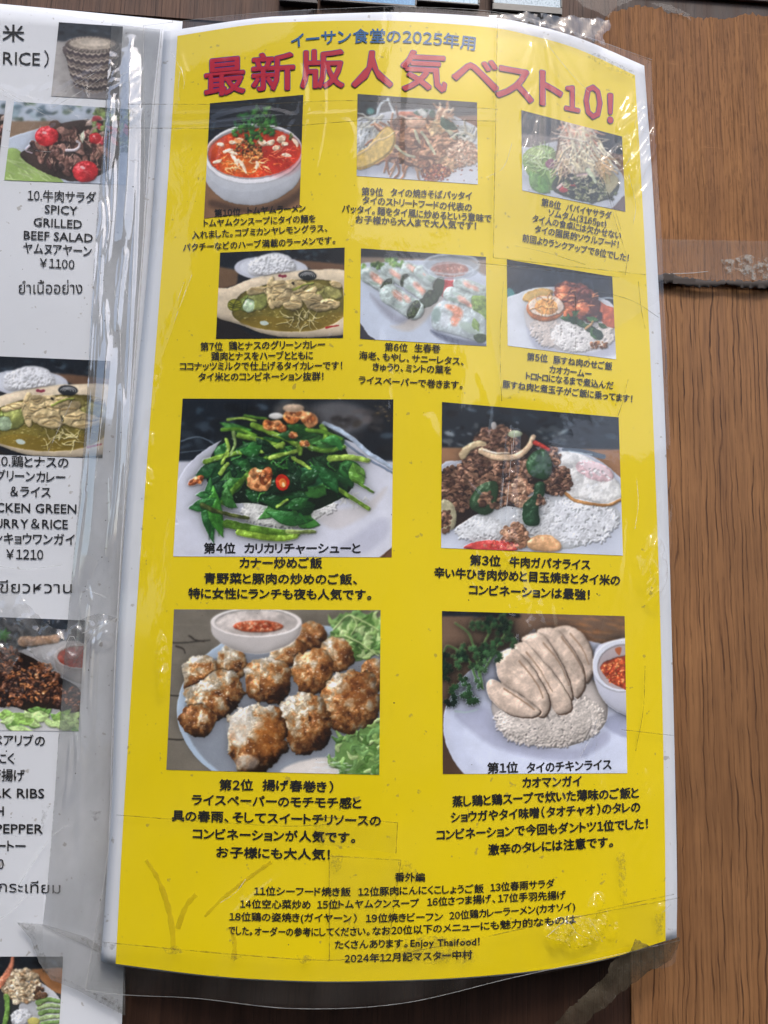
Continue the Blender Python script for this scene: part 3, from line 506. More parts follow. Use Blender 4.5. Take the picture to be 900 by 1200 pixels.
def dish4():    # stir fried greens with crispy pork on rice
    p = Print(60, 15, 850, 590, 2.6/3, C(196, 198, 210), 4)
    dark_back(p, 60, 15, 850, 240, 70, (8, 34), -4)
    p.blob(640, 90, 120, 60, 0, C(120, 118, 120), keep=True, soft=20, alpha=.7); p.blob(480, 70, 60, 40, 0, C(150, 146, 140), keep=True, soft=20, alpha=.6)
    p.bokeh(560, 40, 840, 160, [C(40, 36, 34), C(90, 84, 84), C(70, 60, 50)], 16, (10, 30)); p.bokeh(90, 60, 280, 200, [C(18, 22, 28), C(60, 70, 80)], 20, (6, 30))
    p.defocus(4)
    p.tube([(95, 170), (160, 155), (230, 190)], 3, 2, C(100, 112, 124), keep=True); p.tube([(95, 210), (180, 200)], 2.5, 2, C(80, 90, 100), keep=True)
    for _ in range(8): p.blob(p.rnd(780, 835), p.rnd(40, 100), p.rnd(3, 10), 2, 0, C(170, 140, 90), keep=True, alpha=.6)
    p.blob(478, 400, 408, 276, 4, C(200, 202, 214), ht=10, flat=True, tex=.02); p.poly([(60, 460), (850, 470), (790, 575), (600, 620), (60, 600)], C(200, 202, 214), ht=10, tex=.02, closed_smooth=False, soft=4)
    p.poly([(800, 575), (850, 540), (850, 595), (780, 595)], C(110, 80, 60), keep=True)
    p.poly([(110, 560), (300, 575), (600, 560), (800, 440), (820, 500), (700, 580), (400, 600)], C(168, 170, 188), alpha=.5, keep=True, soft=18)
    p.poly([(560, 420), (720, 400), (820, 330), (760, 420), (640, 480)], C(186, 180, 178), alpha=.6, keep=True, soft=14)
    p.tube([(600, 110), (640, 125), (700, 165), (760, 215), (838, 262)], 9, 8, C(170, 184, 202), ht=.5, base=14, gl=.4); p.tube([(640, 150), (740, 225), (838, 280)], 4, 4, C(120, 134, 156), base=14)
    p.poly([(320, 370), (420, 360), (560, 380), (620, 400), (570, 450), (470, 475), (380, 460), (330, 430)], C(206, 206, 204), ht=20, bev=24, tex=.05)
    p.grains(440, 430, 130, 42, 330, 20, 4, C(222, 222, 220), base=16, dome=10, ang=4); p.grains(590, 400, 50, 26, 90, 20, 4, C(216, 216, 216), base=20, dome=10); p.grains(700, 375, 50, 24, 24, 18, 3.4, C(206, 206, 206), base=10)
    p.poly([(185, 300), (215, 200), (300, 120), (460, 90), (610, 120), (680, 210), (700, 330), (600, 400), (500, 420), (360, 390), (240, 380)], C(22, 40, 24), ht=50, bev=120, tex=.4)
    for_leaf = 0; D = [C(24, 62, 30), C(36, 84, 38), C(18, 46, 26), C(54, 104, 46)]; S = [C(122, 160, 56), C(96, 140, 44), C(150, 180, 78), C(80, 122, 40)]
    for _ in range(46):
        x, y, d = p.inell(450, 260, 200, 130); p.leaf(x, y, p.rnd(70, 140), p.rnd(16, 34), p.rnd(-30, 200), D[p.r.randint(4)], base=40+p.rnd(0, 30), gl=.7, bend=p.rnd(-1, 1))
    for _ in range(34):
        x, y, d = p.inell(450, 260, 180, 120); p.tube([(x, y), (x+p.rnd(-20, 20), y+p.rnd(5, 22)), (x+p.rnd(-40, 40), y+p.rnd(10, 50))], 4, 2, C(70, 130, 60), base=80, gl=.9)
    # the leaves and stems one can follow
    for x, y, L, w, a, c in ((232, 105, 120, 15, 12, D[3]), (250, 180, 70, 26, 100, D[1]), (200, 300, 230, 24, 86, D[1]), (210, 330, 180, 26, 78, C(58, 118, 40)), (125, 405, 100, 22, -20, D[1]), (150, 360, 60, 14, -10, D[1]), (470, 115, 110, 26, 16, D[1]), (560, 180, 110, 22, -12, D[3]), (300, 250, 110, 30, -8, D[1]), (380, 380, 180, 34, -8, D[0]), (400, 420, 160, 26, 8, D[1]), (540, 300, 90, 40, 40, D[3]), (560, 230, 170, 24, 45, D[0]), (600, 260, 140, 20, 52, D[2]), (700, 250, 80, 30, 60, C(96, 142, 60)), (640, 150, 50, 24, 60, D[1]), (500, 270, 110, 34, 20, C(40, 96, 60)), (400, 300, 100, 30, 10, D[2]), (340, 180, 110, 26, -8, D[1]), (460, 400, 90, 24, -20, D[1])):
        p.leaf(x, y, L, w, a, c, base=74, gl=.9)
    for q, r, c in (([(180, 242), (250, 222), (340, 205)], 12, S[0]), ([(245, 385), (300, 320), (350, 270), (395, 230)], 13, S[1]), ([(300, 150), (370, 165), (450, 190)], 13, S[0]), ([(350, 115), (410, 140), (470, 165), (510, 190)], 14, S[0]), ([(410, 230), (460, 215), (505, 205)], 11, S[2]), ([(240, 130), (300, 130), (360, 150)], 9, S[1]), ([(490, 230), (525, 250), (555, 275)], 9, S[2]), ([(600, 305), (650, 340), (705, 375), (755, 408)], 11, S[0]), ([(620, 230), (690, 228), (752, 238)], 15, S[2]), ([(550, 195), (610, 205), (670, 190)], 12, S[1]), ([(590, 120), (605, 140), (600, 170)], 12, S[0]), ([(540, 130), (600, 140), (660, 165)], 10, S[1]), ([(380, 205), (420, 195), (455, 180)], 12, S[2]), ([(435, 400), (455, 385), (470, 375)], 8, S[2]), ([(235, 285), (248, 265), (260, 250)], 11, S[2]), ([(255, 460), (330, 475), (420, 490), (505, 495)], 19, S[1]), ([(300, 490), (370, 505), (450, 512), (500, 505)], 15, C(116, 146, 50)), ([(470, 488), (520, 490), (565, 488)], 10, C(150, 170, 96)), ([(700, 310), (740, 330), (770, 350)], 7, S[1]), ([(500, 180), (515, 200), (515, 215)], 12, S[0]), ([(170, 395), (200, 410), (250, 425), (330, 440)], 11, C(90, 100, 44)), ([(320, 80), (360, 88), (400, 92)], 7, S[3]), ([(260, 95), (310, 90), (360, 100)], 6, S[2]), ([(255, 165), (262, 200), (240, 250)], 9, S[2]), ([(280, 140), (285, 180), (270, 220)], 8, C(150, 176, 110))):
        p.tube(q, r*.8, r*.6, c*p.rnd(.75, 1.05), base=92+p.rnd(0, 16), gl=.8, tex=.3, ht=.8, ti=3)
    for x, y, L, w, a in ((330, 230, 110, 26, 30), (360, 160, 90, 20, 20), (560, 260, 130, 24, 48), (260, 330, 80, 22, 60), (420, 330, 120, 30, 14), (470, 240, 100, 22, 60), (390, 360, 150, 34, 6), (300, 200, 80, 20, -20), (520, 330, 80, 26, -30), (590, 170, 80, 18, 30), (440, 150, 80, 18, 10)):
        p.leaf(x, y, L, w, a+p.rnd(-10, 10), D[p.r.randint(4)]*p.rnd(.8, 1.3), base=108, gl=1., bend=p.rnd(-1, 1))
    M = [C(190, 112, 60), C(150, 80, 42), C(214, 150, 100), C(120, 62, 36)]
    for x, y, rx, ry, a in ((372, 305, 40, 42, 10), (395, 290, 20, 30, 20), (485, 85, 32, 28, 10), (545, 95, 32, 26, 30), (420, 115, 36, 18, -10), (450, 125, 20, 16, 0), (400, 110, 18, 14, 0), (530, 180, 22, 12, 20), (150, 310, 34, 14, -28), (500, 75, 40, 14, 0), (490, 150, 14, 10, 0)):
        p.blob(x, y, rx, ry, a, M[p.r.randint(3)], base=110, ht=.7, gl=.9, rough=.22, tex=.5, ti=3)
        p.crumbs(x, y, rx*.7, ry*.7, 9, (4, 9), M, base=125, gl=.9)
    p.blob(492, 55, 38, 15, 0, C(170, 150, 130), base=70, gl=.3); p.blob(430, 82, 26, 12, 0, C(206, 206, 204), base=70)
    p.blob(452, 315, 25, 30, -12, C(198, 46, 26), base=130, ht=.5, gl=.6); p.blob(453, 317, 13, 18, -12, C(226, 130, 60), base=146, ht=.3, gl=.4); p.blob(456, 322, 5, 8, -12, C(240, 220, 170), keep=True)
    for _ in range(60):
        x, y, d = p.inell(430, 260, 220, 150); p.blob(x, y, p.rnd(2, 7), p.rnd(1, 3), p.rnd(0, 180), C(210, 226, 220), keep=True, alpha=.5)
    return p, p.finish(contrast=1.08, hk=.55), (180, 460, 3)

def dish3():    # minced beef with basil, fried egg and rice
    p = Print(100, 20, 765, 585, 2.6/3, C(200, 206, 220), 3)
    dark_back(p, 100, 20, 765, 200, 110, (4, 26), 8); p.bokeh(110, 110, 240, 190, [C(120, 130, 140), C(60, 70, 80), C(160, 170, 176)], 16, (4, 20)); p.bokeh(430, 120, 540, 180, [C(130, 140, 140), C(60, 66, 70)], 10, (6, 22))
    planks(p, [(100, 192), (765, 200), (765, 300), (100, 270)], C(150, 112, 82), 16); p.defocus(3)
    p.poly([(100, 280), (200, 235), (460, 190), (620, 215), (720, 280), (760, 350), (765, 600), (100, 600)], C(204, 210, 226), ht=8, bev=10, tex=.03)
    p.poly([(180, 420), (250, 400), (450, 370), (600, 360), (720, 400), (735, 460), (640, 520), (560, 550), (400, 545), (230, 510), (170, 470)], C(204, 208, 214), ht=34, bev=60, tex=.06)
    p.grains(600, 450, 130, 80, 560, 19, 3.8, C(226, 228, 234), base=26, dome=20, ang=4); p.grains(440, 440, 70, 90, 240, 19, 3.8, C(222, 224, 228), base=30, dome=16); p.grains(245, 480, 80, 44, 260, 19, 3.8, C(220, 222, 226), base=26, dome=16)
    p.poly([(470, 250), (520, 210), (600, 215), (680, 260), (735, 320), (748, 365), (700, 392), (640, 385), (590, 372), (550, 360), (500, 330)], C(212, 212, 212), ht=22, bev=26, base=30, gl=.5, tex=.08)
    p.tube([(545, 352), (580, 378), (640, 392), (700, 394), (745, 375)], 6, 5, C(170, 120, 66), base=46, gl=.5)
    p.blob(650, 275, 70, 32, 18, C(216, 184, 190), base=50, ht=.4, gl=.8, alpha=.9); p.blob(655, 268, 50, 18, 18, C(228, 214, 220), keep=True, alpha=.7)
    for _ in range(50): x, y, d = p.inell(620, 310, 110, 60, 20); p.blob(x, y, p.rnd(3, 12), p.rnd(2, 6), p.rnd(0, 180), C(232, 234, 238)*p.rnd(.86, 1), base=50, ht=.5, alpha=.7, gl=.6)
    p.tube([(540, 200), (600, 205), (680, 225)], 5, 9, C(90, 104, 120), keep=True); p.tube([(560, 206), (640, 218)], 2, 2, C(180, 196, 210), keep=True)
    B = [C(104, 74, 58), C(78, 52, 42), C(130, 96, 76), C(56, 38, 32), C(150, 114, 92)]
    p.poly([(115, 300), (190, 240), (230, 150), (300, 120), (400, 140), (450, 200), (520, 260), (560, 330), (500, 360), (430, 340), (400, 400), (330, 400), (230, 430), (120, 480)], C(50, 34, 28), ht=50, bev=80, tex=.4)
    p.crumbs(300, 290, 130, 110, 520, (6, 14), B, dome=50, base=40, gl=.5); p.crumbs(305, 165, 75, 45, 230, (6, 13), B, dome=40, base=80, gl=.5); p.crumbs(160, 340, 50, 80, 240, (6, 13), B, dome=30, base=50, gl=.5, ang=-20); p.crumbs(520, 310, 46, 50, 170, (6, 12), B, dome=30, base=50, gl=.5); p.crumbs(490, 230, 40, 40, 90, (6, 12), B, dome=20, base=50, gl=.4)
    p.crumbs(390, 350, 45, 50, 110, (7, 14), [C(160, 124, 100), C(130, 94, 74), C(184, 150, 124)], dome=20, base=80, gl=.5)
    p.tube([(255, 205), (300, 225), (370, 225), (415, 195), (435, 155)], 13, 9, C(206, 178, 146), base=130, gl=.8); p.tube([(262, 200), (300, 212), (350, 212)], 4, 3, C(236, 222, 200), base=146, gl=.8)
    p.tube([(185, 220), (205, 195), (240, 180), (260, 180)], 14, 9, C(196, 176, 140), base=90, gl=.8); p.blob(370, 145, 26, 14, 0, C(150, 160, 130), base=110, gl=.7); p.blob(295, 115, 10, 12, 0, C(190, 186, 184), base=110)
    p.tube([(440, 175), (470, 190), (490, 200)], 8, 6, C(176, 50, 40), base=90, gl=.7)
    p.poly([(412, 240), (440, 205), (480, 205), (500, 250), (485, 300), (440, 300), (415, 275)], C(34, 66, 38), ht=30, bev=26, base=100, gl=.9, tex=.25)
    p.poly([(440, 320), (470, 315), (475, 350), (455, 400), (455, 460), (425, 470), (398, 450), (400, 395), (435, 360)], C(28, 58, 34), ht=24, bev=20, base=100, gl=.9, tex=.25)
    p.poly([(210, 380), (240, 330), (290, 310), (310, 330), (300, 400), (270, 430), (225, 415)], C(38, 66, 38), ht=24, bev=26, base=90, gl=.9, tex=.25)
    p.crumbs(275, 380, 30, 26, 22, (7, 12), B, base=115, gl=.5); p.crumbs(460, 385, 16, 24, 16, (6, 10), B, base=115, gl=.5)
    p.poly([(110, 380), (150, 390), (165, 440), (150, 480), (110, 470)], C(176, 170, 140), ht=20, bev=20, base=60, gl=.7, tex=.2); p.crumbs(125, 450, 20, 40, 30, (6, 12), B, base=70)
    p.crumbs(370, 505, 50, 40, 130, (7, 13), [C(150, 110, 84), C(176, 136, 108), C(120, 84, 64)], dome=20, base=60, gl=.5)
    p.poly([(190, 548), (250, 520), (330, 525), (380, 552), (300, 560)], C(196, 70, 66), ht=14, bev=14, base=50, gl=.7, tex=.2); p.crumbs(320, 535, 60, 12, 30, (4, 9), [C(220, 130, 110), C(180, 60, 50)], base=56)
    p.poly([(410, 530), (440, 503), (490, 500), (530, 530), (525, 556), (440, 556)], C(206, 160, 116), ht=20, bev=24, base=50, gl=.8, tex=.12)
    return p, p.finish(contrast=1.02, hk=.55, haze=.04), (480, 460, 3)

def dish2():    # fried spring rolls
    p = Print(60, 30, 815, 615, 2.6/2.903, C(120, 112, 100), 2)
    planks(p, [(60, 30), (815, 30), (815, 615), (60, 615)], C(124, 118, 108), 90)
    for y in (150, 330, 480): p.tube([(60, y), (120, y+4), (220, y-4)], 2.5, 2, C(56, 52, 48), keep=True)
    for q in ([(105, 165), (130, 175), (135, 190)], [(150, 130), (170, 145), (200, 150)]): p.tube(q, 3, 2, C(50, 44, 40), keep=True)
    p.defocus(2)
    p.blob(524, 385, 416, 296, 0, C(176, 192, 210), ht=14, flat=True, tex=.02)
    p.blob(530, 395, 396, 276, 0, C(140, 146, 156), ht=10, flat=True, tex=.04, soft=5)
    p.poly([(470, 600), (520, 560), (640, 545), (720, 600)], C(216, 210, 206), keep=True, soft=8)
    for cx, cy, R, n in ((720, 130, 90, 60), (770, 120, 60, 40), (740, 540, 100, 50), (780, 460, 60, 20)):
        p.blob(cx, cy, R, R*.9, 0, C(104, 136, 80), base=10, ht=.3, rough=.2, tex=.2)
        for _ in range(n):
            x, y, d = p.inell(cx, cy, R, R*.9); L = p.rnd(20, 50); a = p.rnd(0, 6.28)
            p.tube([(x, y), (x+L*.5*math.cos(a), y+L*.5*math.sin(a)), (x+L*math.cos(a+.7), y+L*math.sin(a+.7))], 5, 2, [C(130, 160, 96), C(84, 120, 62), C(170, 190, 136), C(110, 146, 90)][p.r.randint(4)], base=26+p.rnd(0, 10), gl=.4, ht=.8, bulge=8)
    for q in ([(640, 110), (690, 60), (720, 90), (700, 130)], [(700, 60), (760, 90), (795, 110)], [(680, 130), (740, 160), (795, 200)]): p.tube(q, 3, 2, C(190, 206, 150), base=44, gl=.3)
    Br = C(150, 98, 54)
    sd = [0]
    def puff(x, y, rx, ry, a, white=.3, dark=.3):
        sd[0] += 1
        st = [(0, C(64, 40, 26)), (.15+dark*.25, C(118, 74, 42)), (.42+dark*.15, C(176, 120, 68)), (.68-white*.2, C(184, 150, 110)), (.86-white*.15, C(196, 182, 158)), (1, C(220, 214, 204))]
        p.skin(x, y, rx, ry, a, st, (-.5, -.75), .12+.55*white, .75, 20, .85, .16, seed=sd[0])
        for _ in range(int(rx*.35)):
            u, v, d = p.inell(x, y-ry*.2, rx*.7, ry*.6, a); p.blob(u, v, p.rnd(1.2, 4), p.rnd(1, 2.2), 0, C(240, 236, 230), keep=True, alpha=.6)
        for _ in range(int(rx*.4)):
            u, v, d = p.inell(x, y, rx*.8, ry*.8, a); r = p.rnd(3, 8); p.blob(u, v, r, r*.7, p.rnd(0, 180), C(196, 170, 134), keep=True, alpha=.25)
    puff(565, 130, 50, 50, 0, .2, .1); puff(652, 195, 55, 62, 0, .6, .1); puff(770, 270, 40, 60, 0, .1, .4); puff(188, 258, 62, 62, 0, .8, .1); puff(295, 225, 50, 60, 0, .6, .3)
    puff(485, 190, 66, 42, -10, .5, .1); puff(570, 255, 68, 78, 10, .4, .2); puff(415, 285, 78, 78, 0, .5, .3); puff(240, 335, 104, 76, -28, .7, .2); puff(178, 418, 60, 52, 20, .1, .8); puff(700, 355, 100, 108, -20, .35, .4); puff(545, 425, 84, 104, -14, .5, .2); puff(378, 478, 104, 122, -6, .8, .15)
    p.blob(420, 470, 50, 70, 0, C(176, 110, 50), keep=True, alpha=.4, soft=16); p.blob(320, 440, 40, 60, 0, C(214, 210, 204), keep=True, alpha=.5, soft=14); p.blob(345, 560, 40, 24, 0, C(216, 212, 206), keep=True, alpha=.5, soft=8)
    p.blob(720, 320, 60, 50, 0, C(110, 66, 34), keep=True, alpha=.3, soft=16)
    p.cup(378, 84, 156, 50, 108, C(222, 216, 214), C(206, 198, 194), lip=.10, taper=.66)
    p.blob(384, 98, 84, 20, 0, C(176, 84, 52), ht=20, flat=True, tex=.2, ti=3, gl=.4)
    p.crumbs(384, 99, 76, 15, 80, (2, 6), [C(206, 120, 84), C(150, 60, 36), C(220, 170, 140)], base=20, gl=.6)
    for _ in range(40): p.blob(p.rnd(560, 700), p.rnd(560, 605), p.rnd(2, 14), p.rnd(1, 3), 0, C(230, 234, 240), keep=True, alpha=.5)
    return p, p.finish(contrast=1.1, hk=.6), (170, 700, 2.903)

def dish1():    # steamed chicken on rice
    p = Print(95, 35, 730, 595, 2.6/2.8125, C(190, 196, 214), 1)
    planks(p, [(95, 35), (730, 35), (730, 595), (95, 595)], C(118, 96, 80), 60)
    dark_back(p, 95, 35, 360, 62, 30, (6, 14)); planks(p, [(95, 380), (160, 450), (250, 595), (95, 595)], C(84, 64, 52), 16)
    for _ in range(70): x, y = p.rnd(440, 720), p.rnd(60, 150); p.tube([(x, y), (x+p.rnd(20, 60), y+p.rnd(4, 16))], 2, 1, C(160, 110, 70)*p.rnd(.5, 1.3), keep=True, alpha=.6)
    p.defocus(2.5)
    p.blob(500, 420, 390, 284, 0, C(196, 202, 222), ht=12, flat=True, tex=.02)
    p.poly([(200, 400), (300, 470), (470, 530), (640, 480), (735, 400), (735, 560), (560, 580), (300, 590), (180, 500)], C(208, 214, 232), keep=True, soft=20, alpha=.6)
    p.poly([(150, 380), (250, 360), (300, 440), (420, 490), (560, 500), (640, 440), (650, 480), (520, 540), (300, 500), (190, 430)], C(150, 152, 174), alpha=.55, keep=True, soft=16)
    p.poly([(640, 400), (735, 380), (735, 460), (660, 440)], C(130, 134, 160), alpha=.5, keep=True, soft=10)
    p.poly([(270, 340), (330, 260), (560, 250), (640, 320), (650, 400), (600, 460), (500, 495), (400, 480), (300, 430)], C(196, 188, 184), ht=50, bev=90, tex=.06)
    p.grains(460, 400, 178, 90, 1250, 19, 3.8, C(206, 198, 192), base=30, dome=40, ang=-2, jit=.12)
    Ck = C(200, 182, 168)
    def slc(pts, c, b, ht=26): 
        p.poly([(x+5, y+4) for x, y in pts], C(104, 84, 72), ht=ht*.5, bev=20, base=b-6, tex=.1)
        p.poly([(x-2, y-2) for x, y in pts], c*1.12, ht=ht*.9, bev=30, base=b-2, tex=.06, gl=.4)
        p.poly(pts, c, ht=ht, bev=34, base=b, gl=.35, tex=.09, ti=2)
    slc([(470, 110), (520, 95), (570, 120), (600, 180), (605, 240), (575, 280), (540, 200), (500, 140)], Ck*.92, 50)
    slc([(420, 115), (480, 105), (530, 160), (570, 230), (575, 290), (545, 330), (520, 260), (480, 180)], Ck*.97, 56)
    slc([(370, 140), (430, 120), (480, 180), (520, 260), (535, 330), (500, 350), (480, 280), (430, 200)], Ck, 62)
    slc([(335, 175), (380, 150), (430, 200), (490, 270), (530, 340), (525, 375), (480, 380), (455, 320), (400, 230)], Ck*1.04, 68)
    slc([(295, 190), (345, 172), (400, 225), (440, 290), (460, 340), (450, 385), (420, 390), (380, 330), (310, 290), (288, 240)], Ck, 76, 34)
    slc([(255, 290), (275, 272), (330, 300), (390, 340), (430, 375), (400, 395), (330, 385), (270, 340)], Ck*1.02, 66, 26)
    for q in ([(385, 180), (430, 240), (470, 310)], [(440, 150), (490, 210), (525, 290)], [(360, 210), (410, 270), (440, 330)], [(500, 130), (550, 200), (580, 260)], [(310, 300), (370, 340), (410, 370)], [(530, 120), (570, 170), (590, 220)]): p.tube(q, 3, 2, C(150, 124, 104), keep=True, alpha=.8)
    for _ in range(70): x, y, d = p.inell(430, 250, 140, 110); a = .9+p.rnd(-.25, .25); L = p.rnd(10, 44); p.tube([(x, y), (x+L*math.cos(a), y+L*math.sin(a))], 1.3, .8, C(228, 212, 196)*p.rnd(.75, 1), keep=True, alpha=.45)
    G = [C(30, 54, 34), C(22, 42, 30), C(50, 78, 50), C(70, 100, 66), C(38, 66, 40)]
    for q in ([(220, 270), (190, 200), (130, 160), (110, 180)], [(240, 300), (230, 200), (260, 120), (280, 70)], [(230, 260), (200, 130), (150, 85)], [(250, 230), (290, 160), (320, 110)]): p.tube(q, 4, 3, C(84, 116, 70), base=90, gl=.3)
    for x, y in ((230, 90), (270, 75), (310, 70), (330, 95), (290, 110), (250, 115), (210, 100), (320, 130), (280, 150), (240, 160), (180, 165), (150, 185), (210, 190), (250, 195), (290, 190), (170, 220), (130, 230), (130, 265), (170, 260), (210, 240), (250, 230), (150, 300), (190, 300), (220, 290), (140, 335), (180, 340), (205, 330), (120, 200), (330, 155), (180, 200), (265, 170), (300, 85)):
        p.frond(x+p.rnd(-8, 8), y+p.rnd(-8, 8), p.rnd(20, 32), G[p.r.randint(5)], 5, p.rnd(0, 360), base=80+p.rnd(0, 30))
    p.tube([(150, 375), (190, 378), (225, 368)], 4, 2, C(170, 190, 190), keep=True, alpha=.7)
    a = np.linspace(0, 6.283, 40)
    p.poly([(604, 215), (618, 300), (660, 360), (735, 395), (800, 380), (800, 150), (640, 150)], C(188, 190, 204), ht=40, bev=60, base=60, tex=.02)
    p.blob(700, 225, 97, 86, 0, C(206, 210, 222), base=60, ht=44, flat=True, tex=.02); p.blob(704, 230, 84, 74, 0, C(170, 160, 164), base=60, ht=36, flat=True, tex=.02)
    p.poly([(628, 230), (660, 205), (735, 196), (735, 302), (690, 295), (650, 268)], C(160, 66, 40), base=60, ht=30, tex=.25, ti=3, gl=.4)
    p.crumbs(690, 245, 56, 42, 130, (2, 7), [C(196, 90, 50), C(130, 40, 24), C(214, 140, 90)], base=90, gl=.6); p.poly([(678, 168), (698, 165), (692, 190), (680, 180)], C(170, 96, 60), keep=True)
    return p, p.finish(contrast=1.08, hk=.8, spec=.4), (480, 700, 2.8125)

def dishA():    # woven rice basket
    p = Print(195, 80, 505, 415, 2.6/3.4615, C(150, 148, 150), 20)
    dark_back(p, 195, 80, 505, 180, 50, (4, 16), 16); planks(p, [(195, 165), (505, 175), (505, 415), (195, 415)], C(164, 160, 158), 50); p.defocus(3)
    p.poly([(290, 330), (380, 380), (480, 340), (500, 400), (330, 400)], C(96, 92, 96), alpha=.6, keep=True, soft=10)
    p.poly([(268, 180), (272, 250), (290, 310), (330, 352), (400, 365), (455, 340), (480, 180)], C(84, 74, 74), ht=60, bev=70, tex=.1)
    for k in range(15):
        y = 196+k*11; dx = min(30, k*k*.17)
        q = [(270+dx+t*(212-2*dx), y+22*math.sin(math.pi*t)+(4 if i % 2 else -4)) for i, t in enumerate(np.linspace(0, 1, 19))]
        p.tube(q, 3, 3, [C(164, 152, 140), C(60, 52, 56), C(120, 108, 100)][k % 3], keep=True, sm=1, tex=.3)
    p.blob(374, 180, 107, 33, 2, C(130, 120, 112), ht=64, flat=True, tex=.3, ti=3); p.blob(374, 176, 94, 24, 2, C(176, 164, 150), ht=60, flat=True, tex=.2, ti=3)
    for k in range(40): a = k/40*6.283; p.tube([(374+98*math.cos(a), 178+27*math.sin(a)), (374+108*math.cos(a+.06), 181+33*math.sin(a+.06))], 2, 2, C(80, 70, 68), keep=True, sm=1)
    p.blob(380, 174, 60, 13, 2, C(196, 184, 170), keep=True, tex=.2)
    return p, p.finish(contrast=.95, hk=.5, haze=.05), (0, 0, 3.4615)

def dishB():    # grilled beef salad
    p = Print(10, 400, 540, 755, 2.6/3.4615, C(180, 190, 204), 21)
    p.bokeh(20, 405, 540, 500, [C(60, 80, 90), C(130, 150, 160), C(50, 70, 50), C(90, 110, 80), C(160, 180, 190)], 60, (6, 26)); planks(p, [(10, 490), (220, 490), (200, 530), (10, 560)], C(150, 124, 100), 12); p.defocus(3)
    p.poly([(10, 590), (60, 550), (200, 510), (300, 500), (540, 500), (540, 760), (10, 760)], C(196, 206, 222), ht=8, bev=8, tex=.03)
    p.poly([(10, 630), (60, 600), (120, 650), (240, 720), (240, 760), (10, 760)], C(150, 176, 100), ht=16, bev=20, tex=.2)
    for _ in range(24): x, y = p.rnd(10, 200), p.rnd(640, 750); p.tube([(x, y), (x+p.rnd(20, 70), y+p.rnd(10, 40))], 3, 2, C(184, 204, 140)*p.rnd(.8, 1.1), base=16)
    for _ in range(90): x, y, d = p.inell(470, 520, 90, 110); p.frond(x, y, 22, [C(90, 110, 60), C(130, 140, 90), C(60, 74, 44)][p.r.randint(3)], 4, p.rnd(0, 360), base=20)
    p.poly([(80, 630), (130, 590), (200, 520), (300, 490), (420, 490), (480, 560), (470, 660), (380, 720), (300, 735), (250, 725), (160, 690)], C(58, 46, 42), ht=40, bev=80, tex=.4)
    M = [C(96, 66, 58), C(70, 46, 42), C(130, 92, 80), C(52, 38, 36), C(150, 112, 100)]
    for _ in range(80):
        x, y, d = p.inell(290, 610, 170, 90, 10); a = p.rnd(20, 110)
        p.blob(x, y, p.rnd(14, 32), p.rnd(8, 15), a, M[p.r.randint(5)], base=40+p.rnd(0, 30), ht=.9, gl=.5, rough=.2, tex=.4, ti=3)
    for _ in range(26): x, y, d = p.inell(420, 510, 90, 50); p.leaf(x, y, p.rnd(30, 60), p.rnd(8, 14), p.rnd(0, 180), [C(150, 130, 120), C(120, 140, 80), C(170, 60, 70), C(196, 200, 180)][p.r.randint(4)], base=70, gl=.6)
    for _ in range(40): x, y, d = p.inell(290, 610, 150, 80, 10); p.tube([(x, y), (x+p.rnd(-16, 16), y+p.rnd(8, 24))], 2, 1.5, C(196, 160, 140), base=80, gl=.4)
    for x, y, r in ((190, 552, 48), (345, 695, 52), (385, 560, 26)): 
        p.blob(x, y, r, r*.85, 0, C(186, 36, 42), base=60, ht=.8, gl=1, tex=.12); p.blob(x-r*.2, y-r*.3, r*.2, r*.12, 20, C(240, 220, 220), keep=True, alpha=.8)
        for a in range(0, 360, 60): p.tube([(x, y), (x+r*.5*math.cos(a), y+r*.4*math.sin(a))], 1.4, 1, C(226, 120, 120), keep=True, alpha=.5)
    p.tube([(270, 610), (310, 605), (322, 585), (312, 572)], 6, 5, C(214, 206, 214), base=110, gl=.6); p.tube([(120, 590), (105, 610), (130, 620)], 4, 3, C(196, 180, 190), base=90, gl=.6)
    p.blob(222, 505, 26, 20, 0, C(80, 60, 50), base=60, rough=.3)
    return p, p.finish(contrast=.97, hk=.55, haze=.06), (0, 0, 3.4615)

def dishC():    # green curry on the left sheet: same print as on the poster
    p, a, o = dish7(22, 200, 20)
    # its frame on the left sheet starts further right in the picture
    return p, a, None

